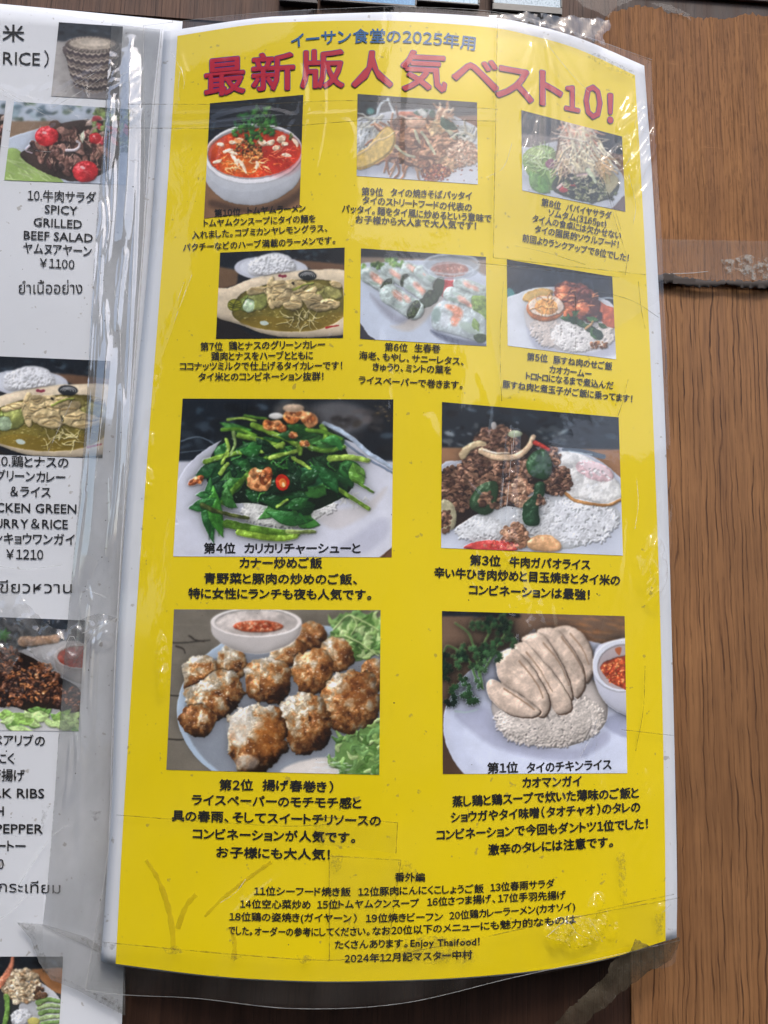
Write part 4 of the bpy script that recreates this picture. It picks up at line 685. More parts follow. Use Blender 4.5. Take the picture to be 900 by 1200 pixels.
def dishD():    # spare ribs
    p = Print(-20, 0, 425, 575, 2.6/4.09, C(120, 124, 132), 23)
    dark_back(p, -20, 0, 425, 160, 60, (8, 28), 20); p.defocus(4)
    p.poly([(-20, 200), (100, 170), (420, 150), (420, 575), (-20, 575)], C(206, 206, 210), keep=True)
    p.blob(20, 100, 40, 40, 0, C(60, 110, 50), base=20, lobes=7, la=.4); p.tube([(110, 130), (180, 125), (270, 115)], 26, 20, C(176, 140, 110), base=30, gl=.5)
    p.cup(390, 200, 130, 60, 130, C(200, 196, 196), C(180, 70, 50), lip=.12, taper=.6)
    p.poly([(-20, 250), (60, 180), (160, 210), (270, 290), (380, 360), (380, 470), (250, 450), (160, 470), (60, 440), (-20, 430)], C(46, 34, 30), ht=50, bev=80, tex=.5)
    B = [C(60, 38, 32), C(92, 58, 42), C(40, 28, 26), C(150, 92, 56), C(120, 80, 60)]
    for cx, cy, rx, ry, n in ((40, 250, 60, 90, 150), (190, 330, 100, 90, 260), (330, 410, 70, 50, 120), (60, 380, 80, 60, 120)): p.crumbs(cx, cy, rx, ry, n, (8, 20), B, dome=50, base=50, gl=.8)
    for _ in range(26): x, y, d = p.inell(170, 320, 130, 100); p.blob(x, y, p.rnd(6, 16), p.rnd(3, 7), p.rnd(0, 180), C(190, 130, 84), base=110, gl=.9, rough=.3)
    for _ in range(26): x = p.rnd(-10, 360); y = 470+abs(x-150)*.12+p.rnd(-20, 60); p.leaf(x, y, p.rnd(60, 130), p.rnd(16, 30), p.rnd(-30, 50), [C(140, 176, 96), C(110, 150, 80), C(176, 200, 140)][p.r.randint(3)], base=40, bend=.4)
    return p, p.finish(contrast=1.05, hk=.55), (0, 720, 4.09)

def dishE():    # garlic shrimp dish at the bottom
    p = Print(-20, 730, 320, 1080, 2.6/4.09, C(60, 62, 66), 24)
    dark_back(p, -20, 730, 320, 830, 30, (8, 24)); planks(p, [(150, 800), (320, 790), (320, 930), (240, 900)], C(170, 120, 80), 8); p.defocus(3)
    p.poly([(120, 850), (220, 880), (290, 950), (300, 1080), (100, 1080)], C(206, 208, 214), ht=8, bev=8)
    p.crumbs(100, 880, 90, 80, 260, (8, 18), [C(190, 170, 140), C(220, 204, 180), C(150, 120, 90), C(206, 186, 156)], dome=30, base=30, gl=.4)
    p.crumbs(190, 930, 24, 40, 30, (8, 14), [C(80, 60, 50), C(110, 80, 60)], base=50)
    p.tube([(-10, 880), (20, 840), (50, 790), (60, 745)], 20, 8, C(206, 130, 100), base=60, gl=.7); p.tube([(30, 930), (34, 1000), (20, 1070)], 14, 12, C(120, 160, 80), base=60, gl=.5)
    for k in range(5): p.tube([(180+k*6, 960+k*26), (230, 945+k*28), (285, 955+k*24)], 12, 9, [C(120, 150, 90), C(160, 180, 130)][k % 2], base=40, gl=.3)
    p.blob(100, 1030, 50, 40, -20, C(212, 214, 220), base=60, ht=.6, rough=.15, gl=.5); p.blob(160, 1050, 30, 20, 0, C(200, 190, 110), base=60)
    return p, p.finish(contrast=1., hk=.5), (0, 940, 4.09)
# ---------------------------------------------------------------- object helpers
def prop(o, label=None, cat=None, group=None, kind=None):
    for k, v in (('label', label), ('category', cat), ('group', group), ('kind', kind)):
        if v: o[k] = v
    return o
def empty(name, loc, label, cat, group=None):
    o = bpy.data.objects.new(name, None); o.location = loc; o.empty_display_size = .02; COL.objects.link(o)
    bpy.context.view_layer.update()
    return prop(o, label, cat, group)
def link(name, V, Fc, mat, parent=None, uv=None, smooth=True, thick=0, label=None, cat=None, group=None, kind=None):
    me = bpy.data.meshes.new(name)
    V = np.asarray(V, float)
    if parent is not None: V = V-np.array(parent.location)
    me.from_pydata(V.tolist(), [], Fc if isinstance(Fc, list) else Fc.tolist()); me.update()
    if uv is not None:
        l = me.uv_layers.new(name='map'); idx = np.empty(len(me.loops), int); me.loops.foreach_get('vertex_index', idx)
        l.data.foreach_set('uv', np.asarray(uv)[idx].astype(np.float32).ravel())
    if smooth: me.polygons.foreach_set('use_smooth', [True]*len(me.polygons))
    me.materials.append(mat)
    o = bpy.data.objects.new(name, me); COL.objects.link(o)
    if parent is not None: o.parent = parent
    if thick:
        md = o.modifiers.new('thickness', 'SOLIDIFY'); md.thickness = thick; md.offset = -1
    return prop(o, label, cat, group, kind)
def quads(n, m):
    i = np.arange(n-1)[:, None]*m+np.arange(m-1)[None, :]
    return np.stack([i, i+1, i+m+1, i+m], -1).reshape(-1, 4)[:, ::-1]
def resample(pts, n):
    p = np.array(pts, float)
    if len(p) > 2: p = Print.smooth(p, 12)
    s = np.r_[0, np.cumsum(np.hypot(*np.diff(p, axis=0).T))]; t = np.linspace(0, s[-1], n)
    return np.stack([np.interp(t, s, p[:, 0]), np.interp(t, s, p[:, 1])], -1)
def coons(top, bottom, left, right, n, m):
    """pixel grid (n rows, m columns) inside four edge lines; left and right run downwards"""
    T, B, L, R = resample(top, m), resample(bottom, m), resample(left, n), resample(right, n)
    u = np.linspace(0, 1, m)[None, :, None]; v = np.linspace(0, 1, n)[:, None, None]
    return ((1-v)*T[None]+v*B[None]+(1-u)*L[:, None]+u*R[:, None]
            -((1-u)*(1-v)*T[0]+u*(1-v)*T[-1]+(1-u)*v*B[0]+u*v*B[-1]))
def patch(name, edges, g, mat, n, m, parent=None, disp=None, **kw):
    G = coons(*edges, n, m); P = on(G[..., 0], G[..., 1], g)
    if disp is not None: P[..., 1] -= disp(G[..., 0], G[..., 1])
    return link(name, P.reshape(-1, 3), quads(n, m), mat, parent, **kw)
def outline(name, pts, g, mat, parent=None, thick=0, smooth_edge=False, jag=0, disp=None, fine=2.5, **kw):
    """a flat piece with a free outline: a clipped grid, so it can follow the surface"""
    q = np.array(pts, float)
    if smooth_edge: q = Print.smooth(q, 6, True)
    if jag:
        out = []
        for k in range(len(q)):
            a, b = q[k], q[(k+1) % len(q)]; d = b-a; L = np.hypot(*d)+1e-6; nn = np.array([-d[1], d[0]])/L
            for t in np.linspace(0, 1, max(2, int(L/2.5)), endpoint=False): out.append(a+d*t+nn*random.gauss(0, jag))
        q = np.array(out)
    bm = bmesh.new(); vs = [bm.verts.new((x, -y, 0)) for x, y in q]; f = bm.faces.new(vs)
    x0, y0 = q.min(0); x1, y1 = q.max(0)
    for x in np.arange(x0+fine, x1, fine*2): bmesh.ops.bisect_plane(bm, geom=bm.verts[:]+bm.edges[:]+bm.faces[:], plane_co=(x, 0, 0), plane_no=(1, 0, 0))
    for y in np.arange(y0+fine, y1, fine*2): bmesh.ops.bisect_plane(bm, geom=bm.verts[:]+bm.edges[:]+bm.faces[:], plane_co=(0, -y, 0), plane_no=(0, 1, 0))
    bmesh.ops.triangulate(bm, faces=bm.faces[:])
    bm.verts.index_update(); X = np.array([v.co[:2] for v in bm.verts]); Fc = [[v.index for v in f.verts] for f in bm.faces]; bm.free()
    P = on(X[:, 0], -X[:, 1], g)
    if disp is not None: P[:, 1] -= disp(X[:, 0], -X[:, 1])
    return link(name, P, Fc, mat, parent, thick=thick, **kw)
def line(name, pts, g, r, mat, parent=None, lift=0, **kw):
    """a thin raised line (an edge of film, a crease full of dirt); r in metres, a number or (start, end)"""
    q = resample(pts, max(4, int(sum(np.hypot(*(np.diff(np.array(pts, float), axis=0).T)))/5)))
    P = on(q[:, 0], q[:, 1], over(g, lift) if callable(g) else g+lift); n = len(P); V = []; r0, r1 = r if isinstance(r, tuple) else (r, r)
    for k in range(n):
        d = P[min(k+1, n-1)]-P[max(k-1, 0)]; d /= np.linalg.norm(d); s = np.cross(d, (0, -1, 0)); s /= np.linalg.norm(s)
        rr = (r0+(r1-r0)*k/(n-1))*random.uniform(.7, 1.3)
        V += [P[k]-s*rr, P[k]+np.array((0, -1, 0))*rr*.5, P[k]+s*rr]
    Fc = []
    for k in range(n-1):
        a = 3*k; Fc += [[a, a+1, a+4, a+3], [a+1, a+2, a+5, a+4]]
    return link(name, V, Fc, mat, parent, **kw)
def box(name, a, b, mat, parent=None, bev=.0006, **kw):
    bm = bmesh.new(); bmesh.ops.create_cube(bm, size=1)
    a = np.array(a, float); b = np.array(b, float)
    for v in bm.verts: v.co = Vector(((a+b)/2+np.array(v.co)*(b-a)).tolist())
    if bev: bmesh.ops.bevel(bm, geom=bm.edges[:], offset=bev, segments=2, affect='EDGES')
    V = [list(v.co) for v in bm.verts]; bm.verts.index_update(); Fc = [[v.index for v in f.verts] for f in bm.faces]; bm.free()
    return link(name, V, Fc, mat, parent, smooth=False, **kw)

# ---------------------------------------------------------------- materials
class N:
    def __init__(s, name):
        s.m = bpy.data.materials.new(name); s.m.use_nodes = True; s.t = s.m.node_tree; s.t.nodes.clear()
        s.out = s('OutputMaterial')
    def __call__(s, t, **kw):
        n = s.t.nodes.new('ShaderNode'+t)
        for k, v in kw.items(): setattr(n, k, v)
        return n
    def l(s, a, b): s.t.links.new(a, b)
    def math(s, op, a, b=None, c=None):
        n = s('Math', operation=op)
        for i, v in enumerate((a, b, c)):
            if v is None: continue
            if hasattr(v, 'links') or hasattr(v, 'is_output'): s.l(v, n.inputs[i])
            else: n.inputs[i].default_value = v
        return n.outputs[0]
    def pos(s, sc=(1, 1, 1)):
        g = s('NewGeometry'); m = s('Mapping'); m.inputs['Scale'].default_value = sc; s.l(g.outputs['Position'], m.inputs[0]); return m.outputs[0]
    def noise(s, vec, scale, det=4, rough=.55, dist=0):
        n = s('TexNoise'); n.inputs['Scale'].default_value = scale; n.inputs['Detail'].default_value = det; n.inputs['Roughness'].default_value = rough
        n.inputs['Distortion'].default_value = dist; s.l(vec, n.inputs['Vector']); return n.outputs[0]
    def ramp(s, f, stops):
        r = s('ValToRGB'); e = r.color_ramp.elements
        while len(e) < len(stops): e.new(.5)
        for k, (p, c) in enumerate(stops):
            e[k].position = p; e[k].color = (*(c if np.ndim(c) else (c, c, c)), 1)
        s.l(f, r.inputs[0]); return r.outputs[0]
    def mix(s, f, a, b, mode='MIX'):
        n = s('MixRGB', blend_type=mode)
        for i, v in enumerate((f, a, b)):
            if hasattr(v, 'links'): s.l(v, n.inputs[i])
            else: n.inputs[i].default_value = v if i == 0 else (*v, 1)
        return n.outputs[0]
    def bump(s, h, dist, strength=1.):
        b = s('Bump'); b.inputs['Distance'].default_value = dist; b.inputs['Strength'].default_value = strength; s.l(h, b.inputs['Height']); return b.outputs[0]
    def pbr(s, col, rough=.5, spec=.5, normal=None, alpha=None):
        b = s('BsdfPrincipled')
        for v, k in ((col, 'Base Color'), (rough, 'Roughness'), (spec, 'Specular IOR Level'), (normal, 'Normal'), (alpha, 'Alpha')):
            if v is None: continue
            if hasattr(v, 'links'): s.l(v, b.inputs[k])
            else: b.inputs[k].default_value = (*v, 1) if k == 'Base Color' else v
        s.l(b.outputs[0], s.out.inputs[0]); s.b = b; return s.m
def lin(r, g, b): return tuple(((c/255)/12.92 if c/255 <= .04045 else ((c/255+.055)/1.055)**2.4) for c in (r, g, b))

def ink(name, col, rough=.45): 
    n = N(name); f = n.noise(n.pos(), 260, 3); return n.pbr(n.mix(n.math('MULTIPLY', f, .18), col, tuple(c*.5+.05 for c in col)), rough, .3)
def paper(name, col, dirt=.1):
    n = N(name); f = n.noise(n.pos(), 9, 6, .6); f2 = n.noise(n.pos(), 420, 2)
    c = n.mix(n.math('MULTIPLY', n.ramp(f, [(.45, 0), (.8, 1)]), dirt), col, tuple(c*.72 for c in col))
    sp = n.noise(n.pos(), 150, 2, .5); c = n.mix(n.math('MULTIPLY', n.ramp(sp, [(.70, 0), (.74, 1)]), .45), c, (.2, .15, .08))
    return n.pbr(c, .5, .3, n.bump(f2, .00002, .5))
MAT = {}
MAT['white_paper'] = paper('white_paper', (.74, .76, .80)); MAT['yellow_ink'] = paper('yellow_print', (.90, .69, .003), .08)
MAT['black_ink'] = ink('black_ink', (.012, .011, .012)); MAT['red_ink'] = ink('red_ink', lin(196, 16, 50)); MAT['blue_ink'] = ink('blue_ink', lin(0, 96, 160)); MAT['outline_ink'] = ink('outline_ink', lin(60, 60, 150))

def film(name, haze=.03, hazecol=(.6, .6, .6), rough=.08, wr=1., tint=(.985, .985, .98), dirt=0., refl=1.):
    n = N(name); p = n.pos((1, 1, .5))
    a = n.noise(p, 34, 4, .5, .3)
    nor = n.bump(a, .0013*wr, 1)
    ge = n('NewGeometry'); dt = n('VectorMath', operation='DOT_PRODUCT'); n.l(nor, dt.inputs[0]); n.l(ge.outputs['Incoming'], dt.inputs[1])
    cs = n.math('MINIMUM', n.math('ABSOLUTE', dt.outputs['Value']), 1.)                  # the same from both sides: it is a thin film
    fre = n.math('ADD', n.math('MULTIPLY', n.math('POWER', n.math('SUBTRACT', 1., cs), 5.), .9), .042)
    gl = n('BsdfGlossy'); gl.inputs['Roughness'].default_value = rough; n.l(nor, gl.inputs['Normal'])
    tr = n('BsdfTransparent'); tr.inputs[0].default_value = (*tint, 1)
    df = n('BsdfDiffuse'); df.inputs[0].default_value = (*hazecol, 1)
    hz = n.math('MULTIPLY', n.ramp(a, [(.35, .5), (.7, 1.5)]), haze)
    if dirt:
        d = n.ramp(n.noise(n.pos(), 420, 3, .7), [(.52, 0), (.66, 1)]); hz = n.math('ADD', hz, n.math('MULTIPLY', d, dirt))
        n.l(n.mix(d, hazecol, (.06, .05, .035)), df.inputs[0]); hz = n.math('MINIMUM', hz, .97)
    m1 = n('MixShader'); n.l(hz, m1.inputs[0]); n.l(tr.outputs[0], m1.inputs[1]); n.l(df.outputs[0], m1.inputs[2])
    m2 = n('MixShader'); n.l(n.math('MINIMUM', n.math('MULTIPLY', fre, refl), .9), m2.inputs[0]); n.l(m1.outputs[0], m2.inputs[1]); n.l(gl.outputs[0], m2.inputs[2])
    n.l(m2.outputs[0], n.out.inputs[0]); return n.m
MAT['sleeve'] = film('clear_sleeve', .008, (.62, .64, .68), .06, .6, refl=1.05); MAT['tape'] = film('clear_tape', .010, (.6, .6, .55), .10, .3, refl=.5)
MAT['fold'] = film('cloudy_fold', .26, (.52, .53, .53), .07, .35, refl=5.); MAT['cloudy'] = film('cloudy_film', .13, (.30, .27, .24), .2, .5, refl=.4)
MAT['hem'] = film('hem_film', .09, (.16, .12, .10), .2, .5, refl=.5); MAT['crumple'] = film('crumpled_tape', .22, (.32, .31, .30), .08, .8, refl=2.2); MAT['dirty'] = film('dirty_film', .62, (.075, .060, .040), .2, .8, dirt=.3)
MAT['grime'] = ink('grime', (.035, .026, .018), .8)
n_ = N('film_edge'); MAT['edge'] = n_.pbr((.55, .55, .53), .25, .5, alpha=.5)
n_ = N('smudge'); MAT['smudge'] = n_.pbr((.42, .28, .01), .5, .3, alpha=n_.math('MULTIPLY', n_.noise(n_.pos(), 60, 3), .42))  # ochre tint that paints the shade of wrinkles in the sheet
n_ = N('grey_smudge'); MAT['grey_smudge'] = n_.pbr((.09, .08, .06), .6, .3, alpha=n_.ramp(n_.noise(n_.pos(), 260, 4, .7), [(.45, .0), (.75, .55)]))
n_ = N('tape_line'); MAT['hair'] = n_.pbr((.10, .075, .02), .6, .3, alpha=n_.ramp(n_.noise(n_.pos(), 90, 4, .7), [(.35, .06), (.62, .62)]))

def wood(name, light, mid, darkc, spacing=.0065, line_w=.5, wob=1., coarse=1., rough=.6, short=0.):
    n = N(name); g = n('NewGeometry'); sp = n('SeparateXYZ'); n.l(g.outputs['Position'], sp.inputs[0]); X = sp.outputs['X']
    w1 = n.noise(n.pos((1, 1, .5)), 9, 2, .5); w2 = n.noise(n.pos((.6, 1, 1)), 34, 2, .5)
    w0 = n.noise(n.pos((1, 1, .12)), 30, 3, .6)                       # keeps the spacing uneven
    ph = n.math('ADD', n.math('DIVIDE', X, spacing/6.283), n.math('ADD', n.math('MULTIPLY', w0, 22), n.math('ADD', n.math('MULTIPLY', w1, 16*wob), n.math('MULTIPLY', w2, 6*wob))))
    ring = n.math('SINE', ph); ring2 = n.math('SINE', n.math('MULTIPLY', ph, 1.73))
    streak = n.noise(n.pos((1, 1, .035)), 420, 4, .6, .3); long_ = n.noise(n.pos((1, 1, .06)), 60, 4, .6, .4)
    a = n.ramp(n.math('ADD', n.math('MULTIPLY', ring, .5), n.math('MULTIPLY', ring2, .3)), [(.34, 0), (.56, 1)])
    brk = n.ramp(n.noise(n.pos((1, 1, .2)), 110, 4, .65), [(.38, .0), (.62, 1)])
    ln = n.math('MULTIPLY', n.math('MULTIPLY', a, brk), line_w)
    base = n.mix(n.ramp(long_, [(.3, 0), (.7, 1)]), mid, light)
    base = n.mix(n.math('MULTIPLY', n.ramp(streak, [(.42, 0), (.75, 1)]), .6), base, darkc)
    col = n.mix(ln, base, darkc)
    if short:
        fl = n.ramp(n.noise(n.pos((1, 1, .10)), 700, 3, .6), [(.55, 0), (.64, 1)]); col = n.mix(n.math('MULTIPLY', fl, short), col, tuple(c*.6 for c in darkc))
        scf = n.ramp(n.noise(n.pos((.3, 1, 1)), 130, 4, .7), [(.62, 0), (.7, 1)]); col = n.mix(n.math('MULTIPLY', scf, short*.6), col, tuple(min(1, c*1.25) for c in light))
    big = n.noise(n.pos(), 4.2, 5, .62); col = n.mix(n.math('MULTIPLY', n.ramp(big, [(.42, 0), (.66, 1)]), .55), col, tuple(c*.5 for c in mid))
    pores = n.noise(n.pos((1, 1, .12)), 900, 2, .5)
    hgt = n.math('ADD', n.math('MULTIPLY', ln, -1.), n.math('ADD', n.math('MULTIPLY', streak, .5*coarse), n.math('MULTIPLY', pores, .3)))
    return n.pbr(col, n.ramp(long_, [(.3, rough), (.8, min(1, rough+.2))]), .35, n.bump(hgt, .0006*coarse, .9))
MAT['ply_low'] = wood('oak_veneer', lin(168, 120, 76), lin(142, 98, 60), lin(66, 38, 22), .0046, .95, 1.0)
MAT['ply_top'] = wood('raw_plywood', lin(174, 124, 80), lin(146, 100, 63), lin(84, 54, 34), .0040, .5, .4, 1.5, .8, short=.4)
MAT['dark_wood'] = wood('dark_stained_wood', lin(74, 48, 34), lin(54, 35, 26), lin(24, 15, 11), .004, .4, .5, .7, .5)
MAT['brown_wood'] = wood('brown_stained_wood', lin(118, 90, 74), lin(92, 68, 56), lin(44, 30, 24), .0034, .6, .6, 1.)
# ---------------------------------------------------------------- the wall and its boards
def wall_rect(name, x0, y0, x1, y1, g, mat, thick=0, **kw):
    """a board whose upright and level edges run true; corners taken at the given pixels"""
    a, b = on(x0, y0, g), on(x1, y1, g)
    return box(name, (min(a[0], b[0]), -g, min(a[2], b[2])), (max(a[0], b[0]), -g+(thick or .004), max(a[2], b[2])), mat, **kw)
wall_rect('wall', -500, -500, 1500, 1800, .0, MAT['dark_wood'], .02, kind='structure')
zt = on(450, 62)[2]
# board across the top, behind everything
a, b = on(-60, -60), on(712, 60)
box('upper_wall_board', (a[0], -.0012, b[2]), (b[0]+.01, .0, a[2]+.05), MAT['brown_wood'], bev=0, label='brown stained board showing above the two menus', cat='board')
# veneer panel on the right, lower part
a, b = on(739, 1180), on(1000, 330)
box('veneer_panel', (a[0], -.0022, a[2]-.12), (b[0]+.05, .0, b[2]+.006), MAT['ply_low'], bev=.0004, label='smooth wood veneer panel with wavy upright grain, right of the yellow poster', cat='panel')
# rough plywood sheet above it, nearer to us, with its splintered upper edge
def ragged(name, pts, y0, y1, mat, jagged, **kw):
    """a thick sheet with a free outline, front at y0 and back at y1"""
    q = []
    for k in range(len(pts)):
        p0, p1 = np.array(pts[k], float), np.array(pts[(k+1) % len(pts)], float)
        m = max(1, int(np.hypot(*(p1-p0))/3)) if k in jagged else 1
        for t in range(m):
            v = p0+(p1-p0)*t/m
            if k in jagged and t: v = v+np.array((random.gauss(0, 1.1), random.gauss(0, 1.5)))
            q.append(v)
    q = np.array(q); A = on(q[:, 0], q[:, 1], -y0); B = A.copy(); B[:, 1] = y1; n = len(q)
    Fc = [list(range(n))[::-1], list(range(n, 2*n))]+[[k, (k+1) % n, n+(k+1) % n, n+k] for k in range(n)]
    return link(name, np.vstack([A, B]), Fc, mat, smooth=False, **kw)
ragged('plywood_sheet', [(688, 70), (700, 40), (716, 14), (742, 9), (770, 10), (790, 16), (812, 20), (846, 22), (880, 17), (960, 20), (980, 336), (690, 323)], -.0062, -.0006, MAT['ply_top'], {0, 1, 2, 3, 4, 5, 6, 7, 8}, label='rough orange plywood sheet with a splintered top edge beside the title corner of the poster', cat='plywood')
a, b = on(742, -40), on(1000, 13)
box('dark_batten', (a[0], -.004, b[2]-.001), (b[0]+.05, -.0008, a[2]), MAT['dark_wood'], label='dark brown batten above the rough plywood sheet, at the top right', cat='batten')

# ---------------------------------------------------------------- across the lane
# the glossy sleeve mirrors the dark fronts and the stepped roof line of the houses behind the photographer
FR_, WN_ = None, None
nb = N('plaster'); nb.pbr(nb.mix(nb.ramp(nb.noise(nb.pos(), 1.3, 5), [(.35, 0), (.7, 1)]), (.20, .18, .16), (.12, .11, .10)), .8, .2); FR_ = nb.m
nb = N('window_glass'); nb.pbr((.03, .035, .04), .1, .5); WN_ = nb.m
for bx0, bx1, hh, lab in ((-9.0, -.35, 11.5, 'tall dark plaster house across the lane, behind the photographer'), (-.30, 2.6, 6.3, 'middle house with a flat roof across the lane, behind the photographer'), (2.65, 9.0, 4.9, 'low house at the end of the row across the lane, behind the photographer')):
    e_ = empty('house', ((bx0+bx1)/2, -9.6, 0), lab, 'house', 'houses across the lane')
    box('facade', (bx0, -14, 0), (bx1, -9.6, hh), FR_, e_, bev=.02)
    box('cornice', (bx0-.02, -9.6, hh-.25), (bx1+.02, -9.42, hh+.08), FR_, e_, bev=.01)
    for zz in np.arange(1.2, hh-1.2, 2.7):
        for xx in np.arange(bx0+.7, bx1-1.1, 1.9): box('window', (xx, -9.6, zz), (xx+1.0, -9.57, zz+1.4), WN_, e_, bev=0)

# ---------------------------------------------------------------- frames cut by the top of the picture
def plain(name, col, rough=.4, spec=.5, speck=None):
    n = N(name); c = col
    if speck: c = n.mix(n.ramp(n.noise(n.pos(), 500, 3, .6), [(.5, 0), (.6, 1)]), col, speck)
    return n.pbr(c, rough, spec, n.bump(n.noise(n.pos(), 300, 3), .0001, .6))
BLK = plain('black_plastic', (.012, .012, .014), .35)
for x0, x1, yb, rim, col, sp, lab, depth in (
        (330, 372, 4, 4, (.03, .03, .035), None, 'small black holder at the top edge, leftmost of the row of four', .008),
        (378, 488, 9, 3.2, lin(20, 130, 190), lin(60, 160, 210), 'black edged holder with a bright blue card at the top edge', .007),
        (491, 562, 6.5, 2.5, lin(170, 205, 225), lin(120, 170, 200), 'black edged holder with a pale blue card at the top edge', .007),
        (578, 659, 17, 8.5, lin(165, 190, 205), lin(120, 150, 170), 'grey holder with a speckled pale front and deep dark lower rim at the top edge', .011)):
    A, B = on(x0, -46, depth), on(x1, yb, depth); C_ = on(x1, yb-rim, depth)
    h = empty('card_holder', ((A[0]+B[0])/2, -.001, B[2]), lab, 'card holder', 'card holders above the yellow poster')
    box('holder_rim', (A[0], -depth, B[2]), (B[0], -.0014, C_[2]), BLK, h)
    box('card', (A[0]+.0012, -depth+.0012, C_[2]), (B[0]-.0012, -.0014, A[2]), plain('holder_card', col, .35, .5, sp), h, bev=.0003)
    for xx, s_ in ((A[0], 1), (B[0], -1)):
        box('side_rim', (min(xx, xx+s_*.0011), -depth, C_[2]), (max(xx, xx+s_*.0011), -.0014, A[2]), BLK, h, bev=.0002)

# ---------------------------------------------------------------- lettering
GC = {}
def glyphs(body):
    if body in GC: return GC[body]
    cu = bpy.data.curves.new('lettering', 'FONT'); cu.body = body; cu.resolution_u = 2
    o = bpy.data.objects.new('lettering', cu); COL.objects.link(o)
    me = o.evaluated_get(bpy.context.evaluated_depsgraph_get()).to_mesh()
    V = np.empty(len(me.vertices)*3); me.vertices.foreach_get('co', V); V = V.reshape(-1, 3)[:, :2].copy()
    Fc = [list(p.vertices) for p in me.polygons]
    bpy.data.objects.remove(o); bpy.data.curves.remove(cu); GC[body] = (V, Fc)
    return V, Fc
def lay(name, P, Fc, g, mat, parent, stroke, dirs, **kw):
    """print a shape several times with small shifts, which thickens its strokes"""
    V, FF = [], []
    for k, (dx, dy) in enumerate(dirs):
        V.append(on(P[:, 0]+dx*stroke, P[:, 1]+dy*stroke, over(g, .000012*k))); FF += [[i+k*len(P) for i in f] for f in Fc]
    return link(name, np.vstack(V), FF, mat, parent, smooth=False, **kw)
D3 = [(-1, 0), (1, 0), (0, 1), (0, -1)]; D1 = [(0, 0)]; D9 = [(0, 0)]+[(math.cos(a), math.sin(a)) for a in np.arange(0, 6.28, 6.2832/8)]
def compose(body):
    """one line of proportional gothic print, set character by character"""
    if not any('\u3000' < c < '\uffef' for c in body): return glyphs(body)
    x, VV, FF, n = 0, [], [], 0
    for c in body:
        o = ord(c)
        if c == ' ': x += .3; continue
        if c.isdigit(): c = chr(0xFF10+o-48)
        if c in '！': c = '！'
        V, Fc = glyphs(c); V = V.copy(); mn, mx = V[:, 0].min(), V[:, 0].max(); w = mx-mn
        if c in '０１２３４５６７８９': V[:, 0] = (V[:, 0]-mn)*(.50/max(w, .5))+x+.05; adv = .60 if c != '１' else .56
        elif 0x3400 < o < 0x9fff: V[:, 0] += x; adv = 1.
        elif c in '、。': V[:, 0] += x-mn+.06; adv = w+.34
        elif c in '！（）￥＆': V[:, 0] += x-mn+.16; adv = w+.32
        elif o < 0x250: V[:, 0] += x-mn+.05; adv = w+.10
        else: V[:, 0] += x-mn+.05; adv = w+.13
        VV.append(V); FF += [[i+n for i in f] for f in Fc]; n += len(V); x += adv
    return np.vstack(VV), FF
class Lettering:
    def __init__(s): s.lines = []
    def text(s, body, pts, em, bold=.022):
        V, Fc = compose(body); u = (V[:, 0]-V[:, 0].min())/np.ptp(V[:, 0])
        p = np.array(pts, float)
        if len(p) == 2: c = p[0]+(p[1]-p[0])*u[:, None]; d = np.tile(p[1]-p[0], (len(u), 1))
        else:
            m = 2*p[1]-.5*(p[0]+p[2]); uu = u[:, None]
            c = (1-uu)**2*p[0]+2*uu*(1-uu)*m+uu**2*p[2]; d = 2*(1-uu)*(m-p[0])+2*uu*(p[2]-m)
        d = d/np.hypot(d[:, 0], d[:, 1])[:, None]; k = (V[:, 1]-.38)*em
        s.lines.append((np.stack([c[:, 0]+d[:, 1]*k*.5, c[:, 1]-k], -1), Fc, bold*em))     # letters stay nearly upright while the line slopes
    def build(s, name, g, mat, parent, **kw):
        for P, Fc, st in s.lines: lay(name, P, Fc, g, mat, parent, st, D3 if st > .12 else D1, **kw)
def zoom(ox, oy, k): return lambda *p: [(ox+x/k, oy+y/k) for x, y in p]

# ---------------------------------------------------------------- dish prints
def print_image(fn, alt=None):
    p, a, org = fn(); ox, oy, k = alt or org
    img = bpy.data.images.new('print', p.W, p.H, alpha=False); buf = np.ones((p.H, p.W, 4), np.float32); buf[..., :3] = a[::-1]
    img.pixels.foreach_set(buf.ravel()); img.pack()
    n = N('dish_print'); t = n('TexImage', image=img, extension='EXTEND'); uv = n('UVMap', uv_map='map'); n.l(uv.outputs[0], t.inputs[0])
    gm = n('Gamma'); gm.inputs[1].default_value = 1.06; n.l(t.outputs[0], gm.inputs[0]); c = n.mix(1., gm.outputs[0], (1.22, 1.22, 1.21), 'MULTIPLY'); m = n.pbr(c, .4, .35)
    def uvf(px, py): return np.stack([((px-ox)*k-p.x0)*p.k/p.W, 1-((py-oy)*k-p.y0)*p.k/p.H], -1)
    return m, uvf
def photo(fn, TL, TR, BR, BL, g, parent, label, n=22, m=26, alt=None):
    mat, uvf = print_image(fn, alt)
    G = coons([TL, TR], [BL, BR], [TL, BL], [TR, BR], n, m)
    return link('dish_photo', on(G[..., 0], G[..., 1], g).reshape(-1, 3), quads(n, m), mat, parent, uv=uvf(G[..., 0], G[..., 1]).reshape(-1, 2), label=label)

